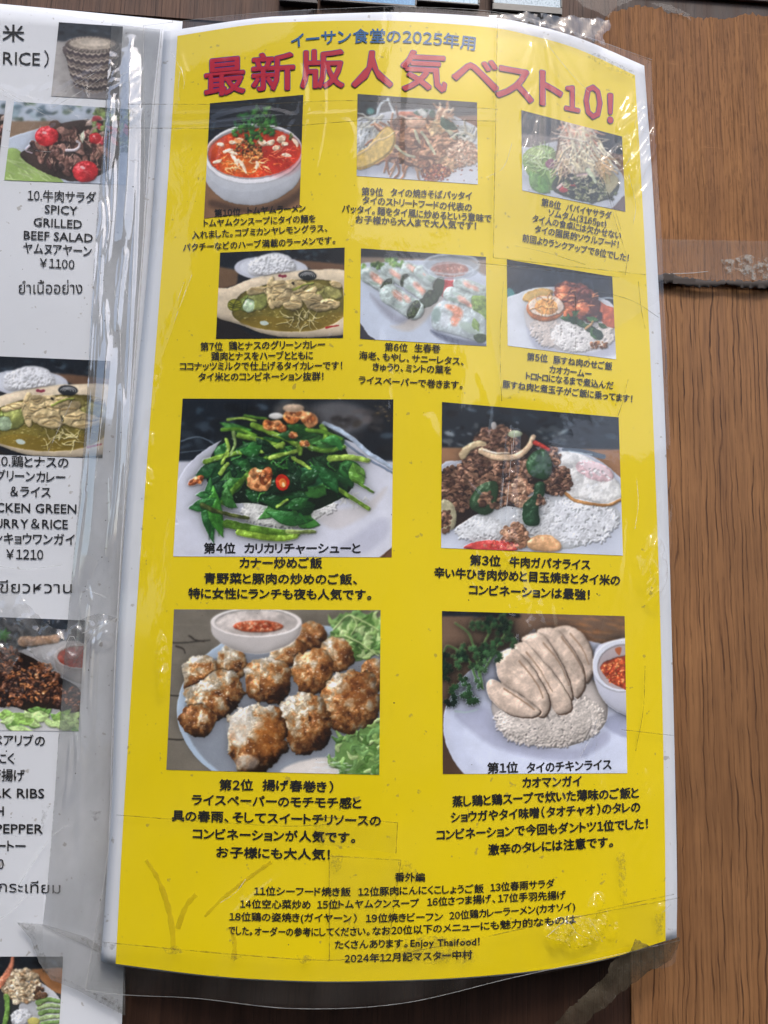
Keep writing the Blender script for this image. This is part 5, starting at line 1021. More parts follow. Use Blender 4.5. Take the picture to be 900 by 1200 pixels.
# ---------------------------------------------------------------- the white menu sheet on the left
SH = empty('menu_sheet', tuple(on(60, 600, .003)), 'white menu sheet with dish photos, prices and Thai script, partly cut off at the left', 'menu')
patch('paper', ([(-60, -1), (60, 10), (214, 25)], [(-60, 1290), (145, 1290)], [(-60, -1), (-60, 1290)], [(214, 25), (180, 400), (145, 1133), (145, 1290)]), flat, MAT['white_paper'], 60, 16, SH, thick=.0004)
pg = over(flat, .0004)
photo(dishA, (69, 26), (144, 31), (139, 117), (60, 112.5), pg, SH, 'photo of a woven rice basket with a lid')
photo(dishB, (16.5, 119), (153, 128), (148, 216.5), (5, 211), pg, SH, 'photo of grilled beef salad with red tomatoes')
photo(dishB, (-90, 112), (7, 118), (-4, 173+38), (-100, 206), pg, SH, 'green sliver of a cropped salad photo', alt=(-100, -6, 3.4615))
photo(dishC, (-60, 415), (129.6, 423), (120, 537), (-60, 530), pg, SH, 'photo of green curry in a boat shaped plate with rice behind', alt=(-116, 411, 2.77))
photo(dishD, (-5, 723), (100, 727), (92, 857), (-5, 856), pg, SH, 'photo of dark fried spare ribs on cucumber slices')
photo(dishE, (-5, 1121), (74, 1121), (68, 1225), (-5, 1225), pg, SH, 'photo of a garlic dish with green slices at the foot of the sheet')
L = Lettering(); q = zoom(0, 0, 3.75)
L.text('もち米', q((-170, 138), (107, 146)), 21, .012); L.text('(STICKY RICE）', q((-330, 240), (215, 258)), 21, .005)
for b_, p0, p1, em, bo in (('10.牛肉サラダ', (122, 857), (422, 868), 14.5, .012), ('SPICY', (197, 916), (340, 924), 14, .012), ('GRILLED', (148, 973), (360, 984), 14, .012), ('BEEF SALAD', (105, 1030), (408, 1044), 14, .012), ('ヤムヌアヤーン', (103, 1088), (403, 1104), 14.5, .012), ('￥1100', (175, 1153), (327, 1162), 14, .012)):
    L.text(b_, q(p0, p1), em, bo)
q = zoom(0, 280, 4.09); L.text('ยำเนื้ออย่าง', q((90, 232), (395, 232)), 19, .002)
q = zoom(0, 500, 4.09)
for b_, p0, p1, em, bo in (('20.鶏とナスの', (-30, 163), (328, 172), 14.5, .014), ('グリーンカレー', (-24, 232), (313, 242), 14.5, .014), ('＆ライス', (50, 308), (243, 314), 14.5, .014), ('CHICKEN GREEN', (-130, 382), (366, 392), 15, .012), ('CURRY＆RICE', (-70, 460), (325, 466), 15, .012), ('ゲンキョウワンガイ', (-90, 532), (358, 541), 14.5, .014), ('￥1210', (30, 609), (207, 613), 15, .012), ('แกงเขียวหวาน', (-190, 765), (345, 768), 19, .002)):
    L.text(b_, q(p0, p1), em, bo)
q = zoom(0, 720, 4.09)
for b_, p0, p1, em, bo in (('スペアリブの', (-95, 600), (215, 606), 14.5, .016), ('にんにく', (-130, 688), (68, 690), 14.5, .016), ('唐揚げ', (-50, 768), (118, 772), 15.5, .016), ('PORK RIBS', (-130, 852), (212, 856), 15.5, .014), ('WITH', (-150, 938), (18, 940), 15.5, .014), ('GARLIC PEPPER', (-300, 1022), (205, 1026), 15.5, .014)):
    L.text(b_, q(p0, p1), em, bo)
q = zoom(0, 940, 4.09); L.text('ムートー', q((-80, 208), (122, 210)), 15, .016); L.text('￥1320', q((-160, 294), (18, 296)), 15.5, .014); L.text('กระเทียม', q((-6, 402), (290, 410)), 18, .002)
L.build('text_line', over(flat, .0007), MAT['black_ink'], SH)

# ---------------------------------------------------------------- the yellow poster
PO = empty('best_ten_poster', tuple(on(450, 600, .02)), 'yellow laminated poster of the ten most popular Thai dishes, with red title and photos', 'poster')
WL = [(192, 37), (176, 280), (153, 530), (137, 760), (129, 970), (118, 1126)]
WR = [(755, 77), (765, 220), (778, 460), (786, 700), (793, 1000), (793, 1099)]
WT = [(192, 37), (293, 22), (349, 18), (420, 15), (480, 14.5), (573, 20), (620, 28), (680, 45), (755, 77)]
WB = [(118, 1126), (135, 1131), (248, 1145), (350, 1151), (440, 1151), (542, 1147), (644, 1137), (718, 1123), (793, 1099)]
patch('white_backing', (WT, WB, WL, WR), bow, MAT['white_paper'], 90, 60, PO, thick=.0006)
YL = [(208, 42), (192, 280), (173, 530), (157, 760), (144, 970), (135.5, 1129.5)]
YR = [(744, 88), (752, 220), (764, 460), (773, 700), (779, 960), (780, 1102.5)]
YT = [(208, 42), (293, 29), (349, 25.5), (420, 24), (480, 25), (573, 32), (620, 41), (676, 57), (744, 88)]
YB = [(135.5, 1129.5), (248, 1143.5), (350, 1149.5), (440, 1149.5), (542, 1145.5), (644, 1135.5), (718, 1121.5), (780, 1102.5)]
patch('yellow_print', (YT, YB, YL, YR), over(bow, .0003), MAT['yellow_ink'], 90, 60, PO)
pg = over(bow, .0006)
for a_ in ((dish10, (246, 121), (355.5, 111), (351, 243), (239, 256), 'photo of red noodle soup with coriander in a white bowl'),
           (dish9, (419, 110), (559, 120), (560, 216), (418, 206), 'photo of fried noodles with a lemon wedge and peanuts'),
           (dish8, (611, 129), (729, 160), (733, 248), (612, 223), 'photo of green papaya salad beside a cabbage leaf'),
           (dish7, (258, 296), (404, 290), (402, 396), (253, 397), 'photo of green curry in a boat shaped plate'),
           (dish6, (423, 291), (569.5, 301), (570, 405.5), (422, 397), 'photo of fresh spring rolls with a glass dip bowl'),
           (dish5, (594, 304), (717.5, 324), (722, 421), (595, 405), 'photo of stewed pork on rice with half an egg'),
           (dish4, (214, 467), (461, 468), (459, 653), (203, 652), 'photo of stir fried greens with crispy pork on rice'),
           (dish3, (518, 471), (725, 489), (730, 651), (517, 642), 'photo of minced beef with green peppers, fried egg and rice'),
           (dish2, (204, 714), (446, 715), (444.5, 908), (195, 902), 'photo of fried spring rolls with a white dip bowl'),
           (dish1, (518, 716), (732, 722), (735, 906), (519, 907), 'photo of sliced steamed chicken on rice with coriander')):
    photo(*a_[:5], pg, PO, a_[5])
# title
TITLE = [('最', 239, 67, 288, 112, -.10, 0), ('新', 294, 61, 346, 107, -.06, 0), ('版', 351.5, 57.5, 404, 104, -.02, 0), ('人', 411.5, 59, 461, 103, 0, 0), ('気', 469, 59, 524, 108, .05, 0), ('ベ', 529, 68, 585, 105, .12, 0), ('ス', 580, 79, 626, 118, .18, 0), ('ト', 632, 84, 660, 126, .2, 0), ('１', 661, 100, 680, 131, .2, 0), ('０', 684, 99, 706, 140, .2, 0), ('！', 711.5, 109, 719, 145, .1, 0)]
for c_, x0, y0, x1, y1, sl_, _ in TITLE:
    V, Fc = glyphs(c_); mn, mx = V.min(0), V.max(0); u = (V-mn)/(mx-mn); x0, x1, y0, y1 = x0+1.4, x1-1.4, y0+1.4, y1-1.4
    X = x0+(x1-x0)*u[:, 0]; P_ = np.stack([X, y1-(y1-y0)*u[:, 1]+(X-(x0+x1)/2)*sl_], -1)
    t_ = lay('title_character', P_, Fc, over(bow, .0011), MAT['red_ink'], PO, 1.0, D9)
    o_ = lay('blue_outline', P_, Fc, over(bow, .0008), MAT['outline_ink'], PO, 1.75, D9); o_.parent = t_; o_.location = (0, 0, 0)
L = Lettering(); L.text('イーサン食堂の2025年用', [(341, 48), (448, 42), (557, 51)], 18, .02); L.build('heading_line', over(bow, .0009), MAT['blue_ink'], PO)
Z2, Z3, Z4, Z5, Z6 = zoom(200, 0, 3.2143), zoom(480, 0, 2.143), zoom(180, 280, 3), zoom(400, 280, 4.5), zoom(570, 220, 4.286)
Z7, Z8, Zb, Zc, I1 = zoom(180, 460, 3), zoom(480, 460, 3), zoom(170, 700, 2.903), zoom(480, 700, 2.8125), zoom(0, 0, 1)
CAPS = [
 (Z2, 9.8, [('第10位', (165, 803), (263, 797)), ('トムヤムラーメン', (290, 793), (508, 783)), ('トムヤムクンスープにタイの麺を', (125, 840), (545, 822)), ('入れました。コブミカンヤレモングラス、', (80, 885), (590, 858)), ('パクチーなどのハーブ満載のラーメンです。', (47, 932), (620, 903))]),
 (I1, 10.2, [('第9位', (424, 224), (449, 225)), ('タイの焼きそばパッタイ', (458, 225), (553, 229.5)), ('タイのストリートフードの代表の', (425, 234), (553, 243)), ('パッタイ。麺をタイ風に炒めるという意味で', (401, 244), (576, 256)), ('お子様から大人まで大人気です！', (417, 256.5), (558, 264.5))]),
 (Z6, 9.8, [('第8位', (278, 70), (375, 90)), ('パパイヤサラダ', (402, 97), (628, 140)), ('ソムタム(3165pt)', (312, 122), (603, 180)), ('タイ人の食卓には欠かせない', (233, 152), (677, 240)), ('タイの国民的ソウルフード！', (245, 205), (665, 285)), ('前回よりランクアップで8位でした！', (182, 250), (715, 352))]),
 (Z4, 10.8, [('第7位', (165, 378), (243, 377)), ('鶏とナスのグリーンカレー', (265, 375), (603, 370)), ('鶏肉とナスをハーブとともに', (203, 412), (560, 408)), ('ココナッツミルクで仕上げるタイカレーです！', (93, 447), (663, 444)), ('タイ米とのコンビネーション抜群！', (158, 484), (597, 482))]),
 (Z5, 10.4, [('第6位', (230, 568), (350, 573)), ('生春巻', (387, 573), (522, 578)), ('海老、もやし、サニーレタス、', (95, 612), (645, 645)), ('きゅうり、ミントの葉を', (167, 672), (580, 690)), ('ライスペーパーで巻きます。', (93, 742), (640, 770))]),
 (Z6, 10, [('第5位', (205, 847), (308, 857)), ('豚すね肉のせご飯', (338, 862), (632, 897)), ('カオカームー', (318, 910), (528, 935)), ('トロトロになるまで煮込んだ', (200, 943), (638, 993)), ('豚すね肉と煮玉子がご飯に乗ってます！', (83, 985), (733, 1060))]),
 (Z7, 13.4, [('第4位', (177, 547), (287, 547)), ('カリカリチャーシューと', (320, 547), (727, 547)), ('カナー炒めご飯', (303, 598), (592, 599)), ('青野菜と豚肉の炒めのご飯、', (178, 652), (715, 656)), ('特に女性にランチも夜も人気です。', (123, 705), (765, 710))]),
 (Z8, 13.4, [('第3位', (213, 588), (320, 592)), ('牛肉ガパオライス', (353, 595), (635, 605)), ('辛い牛ひき肉炒めと目玉焼きとタイ米の', (88, 632), (740, 660)), ('コンビネーションは最強！', (210, 692), (633, 710))]),
 (Zb, 14, [('第2位', (253, 638), (367, 638)), ('揚げ春巻き）', (400, 638), (640, 645)), ('ライスペーパーのモチモチ感と', (160, 688), (735, 700)), ('具の春雨、そしてスイートチリソースの', (92, 742), (802, 760)), ('コンビネーションが人気です。', (163, 803), (715, 817)), ('お子様にも大人気！', (243, 866), (628, 875))]),
 (Zc, 13.8, [('第1位', (257, 563), (357, 560)), ('タイのチキンライス', (387, 562), (665, 550)), ('カオマンガイ', (373, 610), (567, 605)), ('蒸し鶏と鶏スープで炊いた薄味のご飯と', (142, 673), (755, 643)), ('ショウガやタイ味噌（タオチャオ）のタレの', (137, 725), (760, 690)), ('コンビネーションで今回もダントツ1位でした！', (90, 783), (785, 745)), ('激辛のタレには注意です。', (260, 832), (670, 805))]),
 (I1, 11.2, [('番外編', (463, 1027.5), (498, 1028)), ('11位シーフード焼き飯', (298, 1044), (411, 1045)), ('12位豚肉にんにくこしょうご飯', (420, 1045), (567, 1041)), ('13位春雨サラダ', (575, 1040), (650, 1035)), ('14位空心菜炒め', (281.6, 1059), (364, 1060)), ('15位トムヤムクンスープ', (372, 1060), (491, 1058)), ('16位さつま揚げ、17位手羽先揚げ', (501, 1057), (663, 1048.5)), ('18位鶏の姿焼き(ガイヤーン）', (269, 1074), (418, 1076)), ('19位焼きビーフン', (429, 1076), (519, 1074)), ('20位鶏カレーラーメン(カオソイ)', (527, 1073), (674, 1062)), ('たくさんあります。Enjoy Thaifood！', (392.6, 1107), (562, 1103)), ('2024年12月記マスター中村', (404, 1123.4), (553.4, 1118.5))]),
]
for z_, em, lines in CAPS:
    L = Lettering()
    for b_, p0, p1 in lines: L.text(b_, z_(p0, p1), em, .030 if em > 12 else .023)
    if lines[0][0] == '番外編': L.text('でした。オーダーの参考にしてください。なお20位以下のメニューにも魅力的なものは', [(268, 1090), (450, 1090.5), (675, 1077)], 11.2, .023)
    L.build('caption_line', over(bow, .0009), MAT['black_ink'], PO)
# shadows of wrinkles under the lamination, painted as ochre streaks
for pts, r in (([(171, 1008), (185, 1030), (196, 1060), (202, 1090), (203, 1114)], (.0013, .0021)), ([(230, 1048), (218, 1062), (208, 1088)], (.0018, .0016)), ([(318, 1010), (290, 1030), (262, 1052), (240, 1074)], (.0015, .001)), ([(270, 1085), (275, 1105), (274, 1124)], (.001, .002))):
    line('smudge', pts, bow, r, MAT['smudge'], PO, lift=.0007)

# ---------------------------------------------------------------- clear films, tapes and their dirt
rs = np.random.RandomState(5)
def wave2(px, py, k=1.):
    return k*1.8*(.00045*np.sin(px*.021+py*.008)+.0004*np.sin(py*.017-px*.006+1)+.0003*np.sin(px*.05+py*.02+2)+.00025*np.sin(px*.017+py*.049))
def creases(lst, sharp=False):
    """film ridges: (points, half width in px, height in m)"""
    segs = []
    for pts, wd, h in lst:
        q = resample(pts, max(3, len(pts)*4)); segs.append((q, wd, h))
    def f(px, py):
        out = np.zeros_like(px)
        for q, wd, h in segs:
            x0, y0 = q.min(0)-wd*2; x1, y1 = q.max(0)+wd*2; m = (px > x0) & (px < x1) & (py > y0) & (py < y1)
            if not m.any(): continue
            X, Y = px[m], py[m]; best = np.full(X.shape, 1e9); T = np.zeros(X.shape)
            for k in range(len(q)-1):
                a, b = q[k], q[k+1]; v = b-a; t = np.clip(((X-a[0])*v[0]+(Y-a[1])*v[1])/(v@v+1e-9), 0, 1)
                d = np.hypot(X-a[0]-t*v[0], Y-a[1]-t*v[1]); c = d < best; best = np.where(c, d, best); T = np.where(c, (k+t)/(len(q)-1), T)
            e = np.clip(1-best/wd, 0, 1); out[m] = np.maximum(out[m], h*(e if sharp else e*e*(3-2*e))*np.clip(np.sin(np.clip(T, .02, .98)*math.pi)*2, 0, 1))
        return out
    return f
def crumple(zones):
    """zones of sharply folded film: (cx, cy, rx, ry, fold px, height)"""
    zs = [(z, [(rs.uniform(0, 6.28), rs.uniform(.7, 1.6), rs.uniform(0, 9)) for _ in range(5)]) for z in zones]
    def f(px, py):
        out = np.zeros_like(px)
        for (cx, cy, rx, ry, cell, h), ks in zs:
            e = np.clip(1.15-((px-cx)/rx)**2-((py-cy)/ry)**2, 0, 1); m = e > 0
            if not m.any(): continue
            X, Y = px[m], py[m]; acc = np.zeros_like(X)
            wx = 6*np.sin(Y*.11+cx)+4*np.sin(X*.07); wy = 6*np.sin(X*.09+cy)
            for a, s_, ph in ks:
                sy = .4 if ry > 2*rx else 1.
                u = ((X+wx*.6)*math.cos(a)+(Y+wy*.6)*math.sin(a)*sy)/(cell*s_*1.3)+ph
                acc = np.maximum(acc, (1-2*np.abs((u % 1)-.5))*np.clip(1.6*np.sin(X*.16*s_+Y*.12+ph)-.3, 0, 1))
            out[m] += h*np.minimum(e[m]*1.6, 1)*acc
        return out
    return f
ck = creases([
    ([(606, 498), (601, 560), (592, 620), (588, 650)], 7, .0016), ([(594, 500), (586, 570), (580, 640)], 5, .001),
    ([(600, 640), (612, 700), (616, 760), (628, 830)], 14, .0012), ([(640, 690), (650, 760), (660, 840)], 10, .0008),
    ([(700, 842), (694, 862), (682, 884)], 5, .0014), ([(690, 870), (700, 900), (712, 960)], 7, .0008), ([(640, 900), (655, 930), (690, 980)], 6, .0008), ([(775, 800), (750, 850), (735, 905)], 6, .0009),
    ([(192, 742), (190, 790), (188, 812)], 7, .0013), ([(176, 505), (174, 520), (172, 530)], 6, .0013), ([(175, 550), (173, 572)], 7, .0014), ([(168, 640), (166, 655)], 4, .0012), ([(182, 430), (181, 445)], 4, .001),
    ([(640, 40), (668, 80), (695, 120)], 9, .0012), ([(620, 30), (640, 100), (636, 170), (630, 240), (622, 300)], 8, .001), ([(646, 60), (652, 130), (648, 220)], 6, .0009),
    ([(210, 60), (216, 80), (220, 92)], 6, .0012), ([(212, 80), (210, 110), (209, 130)], 5, .0009),
    ([(150, 150), (230, 146), (330, 138), (430, 132)], 5, .0007), ([(195, 152), (260, 150), (300, 148)], 4, .0009),
    ([(270, 1075), (284, 1062), (300, 1048), (330, 1024)], 5, .0011), ([(770, 640), (778, 690), (770, 720)], 9, .0011), ([(745, 650), (752, 700)], 9, .0008),
    ([(560, 430), (572, 470), (565, 520)], 10, .0006), ([(440, 380), (452, 440), (448, 500)], 12, .0006), ([(445, 560), (450, 620), (447, 700)], 9, .0006),
    ([(215, 330), (205, 380), (190, 420)], 4, .0008), ([(225, 320), (216, 352), (206, 372)], 3, .0007), ([(300, 850), (340, 860), (380, 850)], 8, .0005), ([(244, 140), (300, 130), (350, 138)], 5, .0006)]+[([(x, y), (x+rs.uniform(-14, 14), y+l*.5), (x+rs.uniform(-26, 26), y+l)], rs.uniform(4, 14), rs.uniform(.0003, .0009)) for x, y, l in zip(rs.uniform(230, 750, 30), rs.uniform(40, 900, 30), rs.uniform(40, 170, 30))])
cz = crumple([(745, 170, 24, 60, 8, .0042), (728, 195, 24, 24, 8, .0022), (672, 1092, 34, 18, 8, .0085), (700, 1070, 12, 24, 7, .006), (718, 1088, 8, 8, 5, .003), (752, 960, 14, 60, 14, .0014), (620, 150, 12, 100, 14, .0012), (766, 670, 15, 42, 8, .0060), (616, 730, 24, 40, 14, .0018), (599, 575, 6, 72, 5, .0052), (594, 640, 12, 22, 6, .005), (190, 778, 7, 36, 6, .0055), (176, 515, 5, 14, 5, .003), (174, 560, 6, 14, 5, .003), (170, 648, 3, 8, 5, .003), (181, 440, 4, 12, 5, .0026), (694, 866, 5, 24, 5, .0055), (695, 925, 10, 50, 10, .0014), (776, 1066, 10, 8, 5, .003), (556, 670, 6, 30, 7, .002), (286, 1058, 5, 8, 4, .003)])
SL = [(168, 30), (168, 280), (150, 530), (136, 760), (128, 980), (100, 1160)]
SR = [(764, 70), (772, 220), (783, 460), (790, 700), (796, 1000), (797, 1102)]
ST = [(168, 30), (293, 16), (420, 9), (480, 8), (573, 13), (640, 27), (764, 70)]
SB = [(100, 1160), (147, 1166), (230, 1170), (345, 1182), (470, 1176), (600, 1146), (700, 1124), (797, 1102)]
SV = empty('plastic_sleeve', tuple(on(450, 600, .022)), 'clear glossy plastic sleeve over the whole yellow poster, its edge sticking out below', 'plastic sleeve')
patch('clear_film', (ST, SB, SL, SR), over(bow, .0034), MAT['sleeve'], 720, 460, SV, disp=lambda x, y: wave2(x, y)+ck(x, y)+cz(x, y))
for e_, nm in ((ST, 'top_edge'), (SB, 'lower_edge'), (SL, 'side_edge')):
    line('film_edge', e_, over(bow, .0036), .00022, MAT['edge'], SV)
# the cloudy fold of plastic between the two menus
FL = [(131, 28), (122, 150), (111, 300), (100, 500), (77, 760), (59, 1000), (50, 1085)]
FR = [(188, 34), (176, 150), (167, 280), (149, 530), (135, 760), (127, 980), (119, 1118)]
fk = creases([([(154, 50), (151, 200), (143, 300)], 12, .0050), ([(134, 130), (130, 170), (126, 220)], 5, .002), ([(149, 280), (141, 340), (136, 400)], 5, .002), ([(128, 380), (122, 470), (115, 540), (107, 640), (92, 705)], 13, .0052), ([(141, 440), (145, 470), (140, 560), (128, 665)], 7, .0034), ([(112, 330), (106, 420), (100, 480)], 4, .0016), ([(161, 60), (160, 200), (155, 330), (147, 500), (137, 700)], 4, .0018), ([(104, 560), (96, 620), (86, 700)], 5, .0022), ([(160, 80), (150, 96), (128, 110)], 4, .0016), ([(126, 690), (118, 780), (112, 900)], 6, .001), ([(100, 800), (96, 900), (90, 1000)], 6, .0008)]+[([(x0+rs.uniform(-4, 4), y0), (x0-l*.03+rs.uniform(-5, 5), y0+l*.5), (x0-l*.07+rs.uniform(-4, 4), y0+l)], rs.uniform(2.5, 5), rs.uniform(.0008, .0022)) for x0, y0, l in [(172-.055*y-rs.uniform(8, 48), y, rs.uniform(50, 190)) for y in rs.uniform(40, 900, 34)]], True)
fz = crumple([(146, 110, 28, 50, 7, .0007), (128, 110, 14, 50, 6, .0009), (118, 745, 18, 16, 8, .0014)])
fl2 = over(flat, .0016)
FO = empty('plastic_fold', tuple(on(130, 600, .004)), 'cloudy fold of clear plastic running down between the white menu and the yellow poster', 'plastic film')
patch('cloudy_film', ([(131, 28), (188, 34)], [(50, 1085), (119, 1118)], FL, FR), fl2, MAT['fold'], 520, 46, FO, disp=lambda x, y: wave2(x, y, .4)+fk(x, y)+fz(x, y))
line('grime_line', FL, over(fl2, .0004), .0003, MAT['grey_smudge'], FO); line('film_edge', [(x+2, y) for x, y in FR], over(fl2, .0012), .0004, MAT['edge'], FO)
# clear film over the left menu
lk = creases([([(60, 120), (85, 100), (122, 78)], 4, .0018), ([(98, 90), (102, 118)], 3, .0014), ([(-5, 100), (40, 120), (80, 140)], 5, .0012), ([(60, 118), (90, 140), (112, 150)], 5, .0014), ([(-5, 172), (40, 178), (110, 185)], 4, .0008), ([(56, 985), (40, 1010), (16, 1048)], 4, .0015), ([(30, 1050), (10, 1072), (-5, 1080)], 4, .001), ([(-5, 663), (30, 668), (77, 664)], 6, .0016), ([(-5, 675), (30, 676), (74, 674)], 4, .001), ([(30, 500), (60, 520), (84, 470)], 5, .0008), ([(-5, 380), (40, 360), (90, 350)], 12, .0006)])
lz = crumple([(30, 745, 60, 28, 16, .003), (60, 130, 60, 34, 16, .0012)])
LF = empty('plastic_cover', tuple(on(60, 500, .004)), 'wrinkled clear plastic cover lying over the white menu sheet', 'plastic film')
patch('clear_film', ([(-40, 0), (60, 4), (131, 8)], [(-40, 1290), (60, 1290)], [(-40, 0), (-40, 1290)], FL+[(60, 1290)]), over(flat, .0014), MAT['sleeve'], 400, 60, LF, disp=lambda x, y: wave2(x, y, .4)+lk(x, y)+lz(x, y))
# a wrinkled flap of loose film low on the left menu
outline('loose_film', [(-10, 700), (14, 690), (40, 714), (72, 738), (112, 720), (137, 724), (134, 726), (112, 738), (98, 762), (74, 790), (50, 776), (30, 760), (10, 790), (-10, 770)], over(flat, .0095), MAT['crumple'], smooth_edge=True, disp=crumple([(60, 745, 90, 50, 13, .0075)]), label='shiny crumpled flap of torn film over the spare rib photo', cat='plastic film')
# dirty sagging edge and dusty film at the foot of the left menu
DF = empty('dusty_film', tuple(on(90, 1130, .006)), 'grey dusty film with a curved brown edge at the foot of the white menu', 'plastic film')
outline('cloudy_film', [(20, 1081), (50, 1083), (100, 1098), (122, 1112), (147, 1133), (147, 1190), (120, 1176), (90, 1160), (60, 1148), (46, 1128), (36, 1100)], over(flat, .0052), MAT['fold'], DF, disp=lambda x, y: wave2(x, y, .5))
line('grime_line', [(22, 1082), (38, 1096), (45, 1116), (48, 1132), (60, 1143), (80, 1150), (100, 1160), (122, 1170), (140, 1182)], over(flat, .006), (.0005, .0010), MAT['grey_smudge'], DF)
for P_ in ([(112, 1164), (128, 1168), (146, 1174), (147, 1192), (138, 1188), (124, 1178), (112, 1172)], [(46, 1118), (52, 1116), (58, 1140), (70, 1150), (60, 1150), (50, 1138)], [(20, 1081), (38, 1081), (43, 1096), (34, 1092)], [(94, 1098), (118, 1104), (118, 1114), (108, 1112)], [(104, 950), (119, 951), (116, 958), (112, 964), (107, 957)], [(50, 945), (58, 944), (54, 960), (46, 982)]):
    outline('dirt_patch', P_, over(flat, .0075), MAT['grey_smudge'], DF, jag=.6)

patch('hazy_hem', ([(147, 1133), (250, 1146), (350, 1152), (440, 1152), (542, 1148), (644, 1138), (760, 1112)], [(150, 1166), (230, 1169), (345, 1181), (470, 1175), (600, 1145), (644, 1139.5), (760, 1114)], [(147, 1133), (150, 1166)], [(760, 1112), (760, 1114)]), over(bow, .0028), MAT['hem'], 10, 120, SV)
# tapes stuck across the poster
def tape(edges, label, lift=.0062, n=40, m=60, mat='tape', sides='tblr', cr=None):
    o_ = empty('clear_tape', tuple(on(*np.mean([edges[0][0], edges[1][-1]], 0), .02)), label, 'tape', 'clear tapes over the poster sleeve')
    g_ = over(bow, lift)
    patch('tape_film', edges, g_, MAT[mat], n, m, o_, disp=lambda x, y: wave2(x, y)+(cr(x, y) if cr else 0))
    for s_, e_ in zip('tblr', edges):
        if s_ in sides: line('dirty_edge', e_, over(bow, lift+.0009), .00038, MAT['hair'], o_)
def four(tl, tr, br, bl): return ([tl, tr], [bl, br], [tl, bl], [tr, br])
tape(four((583, 22), (742, 78), (757, 322), (578, 302)), 'wide clear tape patch over the title end and the papaya salad photo', .0070, 150, 100, 'tape', 'lb', lambda x, y: creases([([(640, 40), (652, 90), (700, 128)], 8, .0018), ([(626, 60), (640, 150), (628, 300)], 9, .0016), ([(770, 140), (730, 170), (700, 196)], 6, .002), ([(745, 180), (742, 220), (752, 250)], 5, .0018), ([(720, 60), (744, 84)], 5, .0014)])(x, y)+crumple([(748, 165, 22, 50, 11, .0022)])(x, y))
tape(([(150, 122), (300, 122), (420, 118), (583, 128)], [(146, 150), (300, 150), (450, 140), (583, 142)], [(150, 122), (146, 150)], [(583, 128), (583, 142)]), 'narrow clear tape running left across the soup photo', .0062, 14, 120, sides='tb', cr=creases([([(150, 136), (230, 134), (330, 132)], 4, .001), ([(160, 142), (240, 148), (300, 143)], 4, .001)]))
tape(four((560, 308), (726, 325), (776, 350), (590, 470)), 'clear tape patch slanting over the stewed pork photo', .0054, 60, 60, sides='t')
tape(four((386, 1003), (470, 1008), (452, 1128), (386, 1126)), 'small clear tape patch over the left half of the closing lines', .0054, 50, 40, sides='tlr')
tape(four((372, 957), (466, 964), (464, 1000), (374, 990)), 'short clear tape under the second ranked caption', .0074, 20, 40, sides='tr')
tape(([(120, 1104), (270, 1118), (400, 1125), (520, 1108), (640, 1082), (700, 1070), (796, 1052)], [(104, 1156), (230, 1166), (345, 1178), (470, 1172), (600, 1142), (700, 1118), (794, 1099)], [(120, 1104), (104, 1156)], [(796, 1052), (794, 1099)]), 'long clear tape along the foot of the yellow poster', .0062, 30, 220, sides='t', cr=crumple([(668, 1092, 34, 16, 11, .003), (560, 1140, 40, 16, 14, .001)]))
# dirt trapped under the tapes
for pts, r in (([(136, 955), (230, 962), (330, 968), (388, 966)], .0003), ([(590, 330), (586, 400), (588, 470)], .0003), ([(604, 288), (640, 296), (686, 310)], .0003), ([(712, 225), (722, 262), (734, 300), (733, 322)], .0003), ([(696, 340), (740, 352), (772, 372)], .0003), ([(716, 230), (728, 270)], .0003), ([(736, 445), (730, 470), (724, 488)], .0003), ([(748, 330), (752, 365), (756, 385)], .0003), ([(674, 335), (675, 380), (674, 412)], .0003), ([(756, 780), (754, 830), (745, 880)], .0003), ([(728, 855), (790, 862)], .0003), ([(700, 1068), (724, 1062), (790, 1048)], .0004)):
    line('dirt_line', pts, over(bow, .0040), r, MAT['hair'], SV)
for P_ in ([(190, 1110), (206, 1108), (216, 1115), (204, 1119), (192, 1117)], [(262, 1120), (272, 1117), (284, 1121), (274, 1127)], [(346, 1120), (362, 1119), (372, 1123), (354, 1130)], [(458, 1104), (490, 1096), (552, 1100), (556, 1128), (500, 1130), (466, 1120)], [(364, 968), (376, 966), (384, 985), (374, 986)], [(388, 1002), (402, 1002), (400, 1018), (390, 1024)], [(466, 1010), (480, 1008), (492, 1026), (478, 1040)], [(766, 1072), (778, 1070), (776, 1096), (770, 1096)], [(122, 1104), (136, 1106), (132, 1112), (120, 1110)], [(686, 66), (700, 62), (742, 84), (744, 92), (716, 82)], [(722, 1000), (732, 998), (736, 1060), (728, 1066)]):
    outline('dirt_patch', P_, over(bow, .0042), MAT['grey_smudge'], SV, jag=.7)
n_ = N('bright_scratch'); MAT['scratch'] = n_.pbr((.8, .8, .78), .2, .5, alpha=n_.ramp(n_.noise(n_.pos(), 120, 3, .7), [(.35, .1), (.65, .9)]))  # pale lines for hair scratches and for glints painted along the film creases
